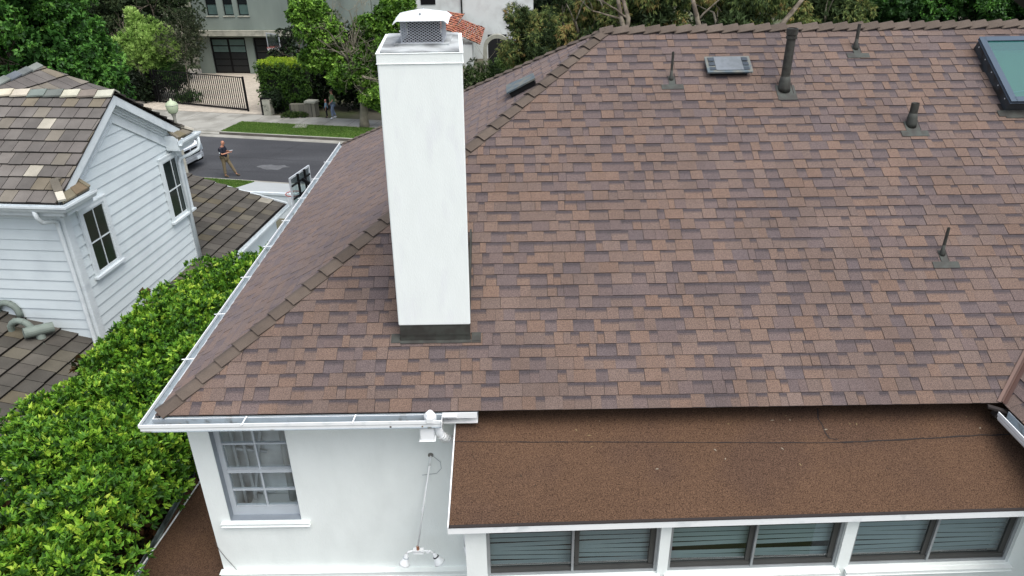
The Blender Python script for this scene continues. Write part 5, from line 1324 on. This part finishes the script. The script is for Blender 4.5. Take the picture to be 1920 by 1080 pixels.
    for n1, n2 in (('anl', 'tol'), ('anr', 'tor')):
        a = V(J[n1]); t = V(J[n2]); h = a + (a - t) * .25; h.z = t.z + .01
        skin_mesh('shoe', [(Wp(tuple(a + V((0, 0, .03)))), .052 * k), (Wp(tuple(a + V((0, 0, -.03)))), .055 * k), (Wp(tuple(t + V((0, 0, .005)))), (.048 * k, .036 * k)), (Wp(tuple(h)), .045 * k)], [(0, 1), (1, 2), (1, 3)], clothes['shoe'], r)
    if hair: 
        b = MB(); b.lathe(Wp(hd + V((-.01, 0, .0)) - hf * .012), [(.10 * k, .0), (.103 * k, .03 * k), (.09 * k, .07 * k), (.05 * k, .10 * k), (.005, .108 * k)], n=16); b.build('hair', hair, r, smooth=True)
    return r, Wp, J
feet = at_z(420, 332.5, .02)
navy = mat('navy_shirt', (26, 30, 44), rough=.8, var=.15, scale=8); khaki = mat('khaki_trousers', (112, 100, 78), rough=.9, var=.15, scale=8); boot = mat('tan_boots', (84, 72, 54), rough=.8, var=.15, scale=10)
base = at_z(428, 331, .01)
face = rad(-8)
man, Wp, J = person(base, face, 1.0, dict(pelvis=(0, 0, .95), belly=(-.04, 0, 1.12), chest=(-.05, 0, 1.34), neck=(.0, 0, 1.52), chin=(.04, 0, 1.585), head=(.05, 0, 1.68), crown=(.035, 0, 1.765),
    shl=(-.04, .19, 1.44), shr=(-.04, -.19, 1.44), ell=(.02, .25, 1.17), elr=(.03, -.25, 1.16), wrl=(.27, .12, 1.24), wrr=(.28, -.10, 1.22),
    hpl=(.02, .10, .92), hpr=(-.02, -.10, .92), knl=(.20, .12, .52), knr=(-.04, -.11, .50), anl=(.38, .14, .10), anr=(-.06, -.11, .10), tol=(.54, .15, .04), tor=(.10, -.13, .04), look=(1, 0, -.25)),
    dict(skin=skinm, top=navy, legs=khaki, shoe=boot), 'bald man in navy polo and khaki trousers standing in the road looking at his phone')
b = MB(); p = Wp((.39, -.0, 1.285)); ff = V((math.cos(face), math.sin(face), 0)); ss_ = V((-ff.y, ff.x, 0)); b.obox(p - ss_ * .04 - ff * .07, ff * .15 + UP * .03, ss_ * .08, UP * .01)
tag(b.build('phone', M['vinyl'], None), 'small pale phone held in front of the man in the navy polo', 'phone')
b = MB(); q = Wp((-.04 + .0, -.285, 1.25)); b.lathe(q, [(.03, -.012), (.03, .012)], axis=-ss_, n=10); b.build('sleeve_patch', M['vinyl'], man)
# pedestrians by the street tree
b1 = at_z(627, 222, .14); b2 = at_z(614, 220.5, .14)
person(b1, rad(200), .98, dict(wrl=(.15, .30, 1.05), wrr=(.12, -.22, .98), ell=(.02, .27, 1.15), knl=(.12, .11, .50), anl=(.10, .12, .09), tol=(.26, .12, .04), anr=(-.12, -.11, .1), tor=(.05, -.12, .04), look=(1, 0, 0)),
    dict(skin=skinm2, top=mat('green_shirt', (88, 122, 76), rough=.9, var=.1), legs=mat('pale_jeans', (120, 134, 156), rough=.9, var=.15), shoe=M['vinyl']), 'adult in green shirt and pale jeans walking under the street tree', hair=mat('brown_hair', (60, 44, 34)))
person(b2, rad(190), .62, dict(look=(1, 0, 0)), dict(skin=skinm2, top=mat('light_blue_top', (128, 160, 180), rough=.9), legs=mat('dark_trousers', (26, 28, 36), rough=.9), shoe=M['blackmetal']), 'small child in pink cap, light blue top and dark trousers on the sidewalk', hair=mat('pink_cap', (196, 130, 124), rough=.9))

# ============================================================ PLANTS
LC = lambda *c: [lin(x) for x in c]
barkm = mat('pale_bark', (128, 122, 108), rough=.95, var=.25, scale=6, c2=(86, 78, 66), c2scale=5)
barkg = mat('grey_twigs', (128, 122, 106), rough=.95, var=.2, scale=4)
darkbark = mat('dark_bark', (92, 82, 72), rough=.95, var=.25, scale=4, c2=(130, 120, 106), c2scale=2)
# ---- big hedge between the houses
hg = thing('ficus_hedge', (-5.5, 9, 1.2), 'tall glossy bright-green hedge growing between the two houses', 'hedge')
lumps = []
def xl_(y): return -6.72 + (y - 6) * .10 if y < 15 else -6.3 + (y - 15) * .1
def xr_(y): return -4.12 if y > 8.5 else (-4.42 if y < 7 else -4.42 + (y - 7) * .2)
def tz(x, y): return 5.52 + .16 * math.sin(y * 1.9 + x) + .12 * math.sin(y * 4.1 - x * 3) - (.25 if y < 6 else 0)
Yend = 12.9
for i in range(480):
    y = random.uniform(3.6, Yend); x0_, x1_ = xl_(y), xr_(y); t = random.random(); r_ = random.uniform(.22, .42)
    x = random.uniform(x0_, x1_)
    e_ = min(x - x0_, x1_ - x); z = tz(x, y) - r_ * .8 - max(0, .35 - e_) * .8
    lumps.append((x, y, z, r_))
for i in range(230):
    y = random.uniform(3.6, Yend); r_ = random.uniform(.22, .38); z = random.uniform(3.9, 5.2)
    if y < 7.8 and z < 5.15: continue
    lumps.append((xr_(y) - .05 - (5.2 - z) * (.15 if y > 7 else .34) - r_ * .5, y, z, r_))
    if i % 2: lumps.append((xl_(y) + .1 + r_ * .4, y, random.uniform(3.2, 5.2), r_))
for i in range(40):
    r_ = random.uniform(.25, .4); y_ = Yend; lumps.append((random.uniform(xl_(y_), xr_(y_)), y_, random.uniform(3.2, 5.2), r_))
pal = LC((28, 54, 16), (54, 96, 26), (90, 138, 38), (132, 174, 50), (182, 204, 76))
a = leaves_on_lumps(lumps, 215000, 9, .62, .084, .037, pal, up=.75, clumpvar=.4)
leaf_object('foliage', M['leaf'], *a, parent=hg)
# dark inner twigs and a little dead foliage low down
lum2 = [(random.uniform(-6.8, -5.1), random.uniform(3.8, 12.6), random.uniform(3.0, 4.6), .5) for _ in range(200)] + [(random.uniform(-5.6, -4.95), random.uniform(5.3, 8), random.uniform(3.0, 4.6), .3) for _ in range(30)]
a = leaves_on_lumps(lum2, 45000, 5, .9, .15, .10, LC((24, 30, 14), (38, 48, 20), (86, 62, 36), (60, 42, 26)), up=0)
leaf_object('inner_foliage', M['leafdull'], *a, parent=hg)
tr = [((322, 872), 3.4), ((160, 1070), 4.2), ((188, 1060), 4.1)]
b = MB()
for (px, py), z in tr:
    p = at_z(px, py, z + .2); 
    pts = [V((p.x - .15, p.y + .1, 1.1)), V((p.x - .05, p.y + .05, 2.5)), p, p + V((random.uniform(-.2, .1), random.uniform(-.1, .2), .9))]
    bb = MB(); bb.tube(pts, [.09, .07, .06, .03], 8)
    for k in range(2): branch(bb, pts[2], V((random.gauss(0, .3) - .3, random.gauss(0, .4), .6)), .45, .022, 1)
    bb.build('trunk', barkm, hg, smooth=True)
for y in (8.2, 10.4, 12.6):
    bb = MB(); bb.tube([(-5.5, y, 1.1), (-5.45, y + .1, 2.6), (-5.6, y, 3.8), (-5.5, y + .1, 4.6)], [.09, .08, .05, .02], 8); bb.build('trunk', barkm, hg, smooth=True)

def tree(name, label, cat, base, crowns, pal, nleaf, ll, lw, lumpn, lumpr, bark=darkbark, per=7, spread=.7, droop=0., up=.5, group=None, trunk_r=.22, branches=5, matn='leaf', clumpvar=.5, inner=True, shell=(.7, 1.05), seedlen=None, blen=2.2, extra=None, bdepth=2):
    r = thing(name, base, label, cat, group); base = V(base)
    L_ = []
    for (c, R_) in crowns: L_ += crown_lumps(c, R_, max(4, int(lumpn / len(crowns))), lumpr)
    a = leaves_on_lumps(L_, nleaf, per, spread, ll, lw, pal, droop=droop, up=up, clumpvar=clumpvar, shell=shell)
    leaf_object('crown', M[matn], *a, parent=r)
    if inner:
        L2 = []
        for (c, R_) in crowns: L2 += crown_lumps(c, [x * .72 for x in R_], max(3, int(lumpn / len(crowns) / 2)), lumpr * 1.2)
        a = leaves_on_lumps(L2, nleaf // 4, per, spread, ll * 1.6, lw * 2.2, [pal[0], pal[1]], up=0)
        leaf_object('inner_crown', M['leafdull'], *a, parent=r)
    c0 = V(crowns[0][0]); b = MB(); top = V((c0.x, c0.y, c0.z - crowns[0][1][2] * .2)); m_ = base.lerp(top, .5) + V((random.uniform(-.2, .2), random.uniform(-.2, .2), 0))
    b.tube([base - UP * .1, base + UP * .35, m_, top], [trunk_r * 1.25, trunk_r, trunk_r * .75, trunk_r * .45], 12)
    b.build('trunk', bark, r, smooth=True)
    b = MB()
    for (c, R_) in crowns:
        st0 = m_.lerp(top, .5)
        d_ = V(c) - st0
        for k in range(max(2, branches // len(crowns))):
            branch(b, st0.lerp(top, random.random()), d_.normalized() + V(tuple(unit(1)[0])) * .8 + V((0, 0, .4)), blen * random.uniform(.7, 1.1), trunk_r * .4, bdepth, n=6)
    b.build('limbs', bark, r, smooth=True)
    return r
# sweetgum at far left (behind the neighbour's roof)
def PT(px, py, y): return at_y(px, py, y)
c = PT(90, 60, 30)
tree('sweetgum_tree', 'large bright green tree filling the top left corner behind the tile roof', 'tree', (c.x, 30, .9),
     [((c.x - 1.5, 30, c.z - 1.2), (4.1, 3.2, 3.0)), ((c.x + .1, 30.5, c.z - 1.6), (2.1, 2.4, 2.5)), ((c.x - 2, 30, c.z + 1.5), (4.6, 3.4, 2.4))], LC((26, 52, 20), (50, 92, 32), (84, 136, 50), (128, 176, 80)), 62000, .17, .10, 150, .6, per=6, spread=.9, droop=.25, up=.4, branches=9)
c = PT(272, 92, 51)
tree('bottlebrush_tree', 'rounded yellow-green tree standing beside the grey house wall', 'tree', (c.x + .2, 51, .1),
     [((c.x, 51, c.z - .1), (2.3, 2.0, 2.5)), ((c.x - .3, 51, c.z - 1.0), (2.0, 1.8, 1.6))], LC((80, 112, 50), (132, 166, 78), (168, 200, 106), (196, 220, 136)), 46000, .20, .042, 60, .5, per=9, spread=.5, up=.9, droop=-.25, branches=4, trunk_r=.14, inner=True)
c = PT(335, 60, 50)
tree('bare_shrub_tree', 'sparse grey-twigged tree against the grey house corner', 'tree', (PT(345, 130, 50).x, 50, .1),
     [((c.x, 50, c.z - .6), (1.9, 1.2, 2.2))], LC((40, 50, 34), (58, 68, 46), (80, 84, 60)), 9000, .12, .05, 40, .5, bark=barkg, branches=7, trunk_r=.07, inner=False, matn='leafdull', blen=1.5)
c = PT(300, 20, 56)
tree('dark_backdrop_tree', 'dark olive tree filling the gap between bright tree and grey house', 'tree', (c.x, 56, .1),
     [((c.x - .6, 56, c.z - .5), (3.6, 2.5, 4)), ((c.x - 4, 56, c.z - .5), (4, 2.5, 4))], LC((34, 46, 30), (56, 72, 44), (84, 96, 60)), 20000, .2, .1, 70, .9, matn='leafdull', branches=4)
for px, lab in ((232, 'dark shrub under the left part of the bottlebrush tree behind the fence'), (275, 'dark shrub under the yellow-green tree behind the picket fence')):
    p = at_y(px, 160, 50)
    tree('shade_shrub', lab, 'shrub', (p.x, 50, .1), [((p.x, 50, 1.3), (1.6, 1.1, 1.2))], LC((16, 26, 14), (30, 44, 24), (48, 66, 34)), 6000, .14, .08, 36, .4, branches=2, trunk_r=.06, group='dark shrubs behind the picket fence')
# round clipped bush inside the gate and its small ones
def bush(name, label, c, R_, n, pal, ll=.09, lw=.04, cat='bush', lump=.25, group=None):
    r = thing(name, (c[0], c[1], c[2] - R_[2]), label, cat, group); L_ = []
    for i in range(70):
        d_ = unit(1)[0]; d_[2] = abs(d_[2]) if random.random() < .8 else d_[2]; L_.append((*(np.array(c) + d_ * np.array(R_) * .82), lump * random.uniform(.7, 1.2)))
    a = leaves_on_lumps(L_, n, 6, .8, ll, lw, pal); leaf_object('foliage', M['leaf'], *a, parent=r)
    a = leaves_on_lumps([(c[0], c[1], c[2], min(R_) * .75)], n // 3, 5, .9, ll * 1.5, lw * 2, [pal[0], pal[1]], shell=(.4, 1.)); leaf_object('inner_foliage', M['leafdull'], *a, parent=r)
    b = MB(); b.tube([(c[0], c[1], .05), (c[0], c[1], c[2])], [.05, .02], 6); b.build('stem', darkbark, r); return r
gp = LC((24, 44, 18), (38, 70, 24), (58, 96, 34), (84, 120, 44))
p = at_z(318, 196, .12); bush('round_bush', 'round clipped green bush just inside the black drive gate', (p.x, p.y + 1.6, 1.35), (1.05, 1.0, 1.25), 9000, gp)
p = at_z(345, 198, .12); bush('low_bush', 'low dark green mound behind the black gate bars', (p.x, p.y + 1.0, .35), (1.0, .8, .35), 3000, gp)
p = at_z(515, 216, .14); bush('dark_bush', 'dark bush against the clipped hedge beside the stone wall', (p.x, p.y + .6, .8), (.85, .6, .85), 6000, LC((18, 30, 16), (30, 48, 24), (46, 70, 34)))
p = at_z(552, 221, .14); bush('trailing_plant', 'low trailing green plant spilling onto the sidewalk edge', (p.x, p.y + .15, .22), (.9, .25, .2), 2200, LC((34, 54, 24), (62, 88, 36), (96, 110, 50)), lump=.12)
# clipped box hedge
h0 = at_z(481, 214, .14); h1 = at_z(584, 212, .14)
zt = hit(530, 117, h0 + SN_ * .9, SN_).z
r = thing('clipped_hedge', tuple(h0), 'clipped box-shaped hedge with yellow-green top beside the paved drive', 'hedge')
Lh = (h1 - h0).length; L_ = []; LT = []
for i in range(420):
    u = random.uniform(0, Lh); v = random.uniform(.8, 3.0); z = random.uniform(.4, zt - .15); s_ = random.random()
    pz = SP(*pq(h0)) + SD * u
    if s_ < .45: L_.append((*(SP(pq(h0)[0] + u, 11.9, z)), .2))
    elif s_ < .65: L_.append((*(SP(pq(h0)[0], 11.9 + v, z)), .2))
    elif s_ < .7: L_.append((*(SP(pq(h0)[0] + Lh, 11.9 + v, z)), .2))
    else: LT.append((*(SP(pq(h0)[0] + u, 11.9 + v * .8 - .5, zt - .2)), .2))
a = leaves_on_lumps(L_, 22000, 6, .8, .10, .05, LC((30, 54, 18), (50, 82, 26), (72, 108, 36), (100, 136, 44)), up=.2); leaf_object('foliage', M['leaf'], *a, parent=r)
a = leaves_on_lumps(LT, 15000, 7, .6, .10, .05, LC((100, 134, 34), (150, 178, 46), (190, 206, 70)), up=1.0); leaf_object('young_growth', M['leaf'], *a, parent=r)
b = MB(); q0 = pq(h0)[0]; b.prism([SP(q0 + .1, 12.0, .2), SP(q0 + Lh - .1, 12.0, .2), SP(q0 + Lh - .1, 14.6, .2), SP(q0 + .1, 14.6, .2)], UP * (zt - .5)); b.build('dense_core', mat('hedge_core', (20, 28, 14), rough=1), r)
# street tree (half bare)
tb_ = at_z(684, 237, .14)
Yt = tb_.y
cs_ = [(PT(672, 120, Yt), (1.0, 1.0, 1.2)), (PT(600, 60, Yt), (1.5, 1.4, 1.2)), (PT(655, 142, Yt - .4), (1.2, 1.0, .6)), (PT(580, 20, Yt), (1.1, 1.2, .9)), (PT(705, 70, Yt + .3), (1.4, 1.4, 1.7)), (PT(712, 175, Yt - .3), (1.0, 1.0, .7)), (PT(640, 110, Yt + .3), (1.6, 1.4, 1.0)), (PT(735, 25, Yt + .4), (1.6, 1.4, 1.0)), (PT(590, 118, Yt), (.7, .8, .5))]
r = tree('street_tree', 'half bare street tree with bright green leaf clumps on the grass strip', 'tree', tuple(tb_), [(tuple(c), R_) for c, R_ in cs_], LC((44, 72, 22), (76, 114, 34), (112, 154, 52), (164, 202, 88)), 62000, .17, .11, 170, .42, bark=barkg, per=6, spread=.9, trunk_r=.26, branches=10, inner=False, blen=1.7, droop=.1)
b = MB()
cc_ = PT(640, 70, Yt - .5); base_ = V((tb_.x, tb_.y, 3.2)); 
for (px, py) in ((620, 45), (655, 20), (610, 70), (640, 60), (680, 30), (600, 30), (675, 110), (650, 95), (690, 130), (660, 150)):
    e_ = PT(px, py, Yt - random.uniform(.2, 1.0)); s_ = V((tb_.x - .1, tb_.y, random.uniform(3.2, 4.6))); d_ = e_ - s_
    pts = [s_, s_ + d_ * .35 + V((0, 0, .2)), s_ + d_ * .7 + V((random.gauss(0, .1), 0, 0)), e_]; b.tube(pts, [.07, .045, .03, .02], 6)
    for k in range(3): branch(b, pts[random.choice([2, 3])], d_.normalized() + V(tuple(unit(1)[0])) * .9, 1.2, .014, 2, spread=.8, n=4, kids=4, wob=.4)
b.build('bare_branches', barkg, r)
# dark shrubbery behind the sidewalk right of the hedge
pal_d = LC((12, 20, 12), (24, 38, 20), (42, 62, 30), (70, 96, 40))
for k, (px, yy_, zc, lab) in enumerate(((610, 47.2, 1.7, 'dense dark shrub right of the clipped hedge behind the child'), (665, 47.0, 1.6, 'dense dark shrub directly behind the street tree trunk'), (725, 46.6, 1.7, 'dense dark shrub behind the white chimney'), (560, 50.5, 2.4, 'tall dark shrub behind the clipped hedge'), (640, 51, 3.0, 'tall dark evergreen behind the street tree'), (720, 52, 2.6, 'tall dark evergreen between street tree and chimney'))):
    p = at_y(px, 180, yy_); 
    tree('evergreen_shrub', lab, 'shrub', (p.x, yy_, .1), [((p.x, yy_, zc), (2.1, 1.3, zc * .85))], pal_d, 9000, .14, .07, 46, .42, per=6, branches=3, trunk_r=.08, group='dark shrubs behind the sidewalk')
# eucalyptus row behind the ridge
pal_e = LC((40, 52, 32), (74, 92, 54), (108, 126, 70), (146, 146, 86), (166, 132, 88))
eu = [(1085, 36, 6.2, 'eucalyptus with drooping leaves and orange tinges over the arch'), (1190, 34, 6.6, 'eucalyptus with pale limbs just behind the left end of the ridge'), (1370, 33, 6.4, 'eucalyptus with twisted pale limbs behind the tall flue pipe'), (1520, 35, 6.2, 'yellow-green eucalyptus behind the ridge between flue and skylight')]
for px, yy_, zt2, lab in eu:
    p = at_y(px, 40, yy_)
    rr_ = tree('eucalyptus_tree', lab, 'tree', (p.x, yy_, .5), [((p.x, yy_, zt2 - .4), (2.5, 2.2, 1.9)), ((p.x - .8, yy_, zt2 - 2.6), (2.6, 2.0, 1.8)), ((p.x + .8, yy_ + .6, zt2 + 1.4), (2.6, 2.0, 1.4))], pal_e, 42000, .20, .04, 80, .55, bark=barkm, per=9, spread=.6, droop=.95, up=.3, branches=3, bdepth=1, trunk_r=.22, group='eucalyptus trees behind the ridge', matn='leafdull', clumpvar=.55, blen=2.2)
    b = MB()
    for k in range(2 if px < 1450 else 0):
        s_ = V((p.x + random.uniform(-.9, .9), yy_ - .5, 3.6)); e_ = V((p.x + random.uniform(-3.4, 3.4), yy_ - 1.0, 8.6)); pts = [s_, s_.lerp(e_, .35) + V((random.gauss(0, .3), -.4, 0)), s_.lerp(e_, .7) + V((random.gauss(0, .3), -.3, 0)), e_]
        b.tube(pts, [.16, .13, .10, .06], 8)
        branch(b, pts[random.choice((1, 2))], V((random.gauss(0, 1), -.3, .5)), 1.4, .05, 1, n=6, kids=2)
    if px < 1450: b.build('pale_limbs', darkbark, rr_, smooth=True)
for px, yy_, zz2, R_, lab in ((1000, 44, 4.6, (2.0, 1.6, 2.3), 'small eucalyptus covering the wall right of the stone arch'), (1080, 42, 3.6, (2.4, 1.6, 2.6), 'low bushy eucalyptus above the left hip of the brown roof')):
    p = at_y(px, 60, yy_)
    tree('eucalyptus_tree', lab, 'tree', (p.x, yy_, .3), [((p.x, yy_, zz2), R_)], pal_e, 22000, .19, .04, 50, .5, bark=barkm, per=9, spread=.6, droop=.9, up=.3, branches=4, bdepth=1, trunk_r=.13, group='eucalyptus trees behind the ridge', matn='leafdull', clumpvar=.55, blen=1.6)
p = at_y(895, 120, 46)
tree('olive_shrub', 'olive green shrub rising behind the left roof slope below the terracotta roof', 'shrub', (p.x, 46, .1), [((p.x, 46, 1.7), (1.5, 1.1, 1.6)), ((p.x + 2.2, 46, 1.5), (1.6, 1.1, 1.2))], LC((34, 50, 26), (62, 84, 40), (98, 116, 60)), 12000, .14, .05, 50, .4, branches=5, trunk_r=.07, bark=barkg)
c = PT(970, 120, 50)
tree('light_green_shrub', 'light green leafy shrub below the stone arch', 'shrub', (c.x, 50, .1), [((c.x, 50, 1.5), (2.6, 1.4, 1.4))], LC((40, 60, 28), (70, 96, 42), (104, 130, 62)), 9000, .15, .06, 40, .4, branches=3, trunk_r=.08)
for k, (px, yy_, lab) in enumerate(((1640, 38, 'dark green broadleaf tree behind the ridge left of the skylight'), (1790, 37, 'dark green broadleaf tree behind the ridge at the skylight'), (1930, 38, 'dark green broadleaf tree at the far right edge behind the ridge'))):
    p = at_y(px, 30, yy_)
    tree('broadleaf_tree', lab, 'tree', (p.x, yy_, .3), [((p.x, yy_, 5.6), (3.0, 2.4, 2.4)), ((p.x, yy_ + 1, 8.0), (3.0, 2.4, 1.9))], LC((22, 42, 18), (38, 72, 26), (60, 104, 36), (88, 138, 50)), 26000, .17, .10, 60, .6, per=6, spread=.9, branches=4, group='dark broadleaf trees behind the ridge')
# far backdrop trees
for k, (px, yy_) in enumerate(((1000, 72), (1180, 70), (1350, 72), (1500, 70), (1700, 66), (1880, 66), (600, 78), (740, 76), (-60, 52), (120, 60))):
    p = at_y(px, 20, yy_)
    tree('far_tree', ['hazy dark tree in the far row, seen over the house ridge', 'hazy dark tree in the far row'][0], 'tree', (p.x, yy_, .1), [((p.x, yy_, 5.2), (6, 3, 4.8))], LC((18, 28, 16), (34, 50, 28), (54, 72, 38)), 7000, .36, .2, 50, 1.0, per=6, branches=2, trunk_r=.3, group='far row of trees', matn='leafdull')
SKYS, SUNS, EXPO = 0.15, 1.5, 0.62
# ============================================================ LIGHT
w = bpy.data.worlds.new('World'); scene.world = w; w.use_nodes = True
nt = w.node_tree; bg = nt.nodes['Background']
sky = nt.nodes.new('ShaderNodeTexSky'); sky.sky_type = 'NISHITA'; sky.sun_disc = False
SUN_EL, SUN_AZ = 64, 145          # azimuth clockwise from +Y (camera direction)
sky.sun_elevation = rad(SUN_EL); sky.sun_rotation = rad(SUN_AZ)
sky.air_density = 1.0; sky.dust_density = 3.0; sky.ozone_density = 1.0
hs = nt.nodes.new('ShaderNodeHueSaturation'); hs.inputs['Saturation'].default_value = .55   # thin overcast
nt.links.new(sky.outputs[0], hs.inputs['Color']); nt.links.new(hs.outputs[0], bg.inputs[0]); bg.inputs[1].default_value = SKYS
ld_ = bpy.data.lights.new('sun', 'SUN'); ld_.energy = SUNS; ld_.angle = rad(50); ld_.color = (1.0, .99, .95)
so = bpy.data.objects.new('sun', ld_); COL.objects.link(so)
az, el_ = rad(SUN_AZ), rad(SUN_EL)
dirv = V((math.sin(az) * math.cos(el_), math.cos(az) * math.cos(el_), math.sin(el_)))
so.rotation_euler = dirv.to_track_quat('Z', 'Y').to_euler(); so.location = (0, 0, 40)
vs = scene.view_settings; vs.view_transform = 'Standard'; vs.look = 'None'; vs.exposure = EXPO; vs.gamma = 1
scene.cycles.max_bounces = 6; scene.cycles.transparent_max_bounces = 12
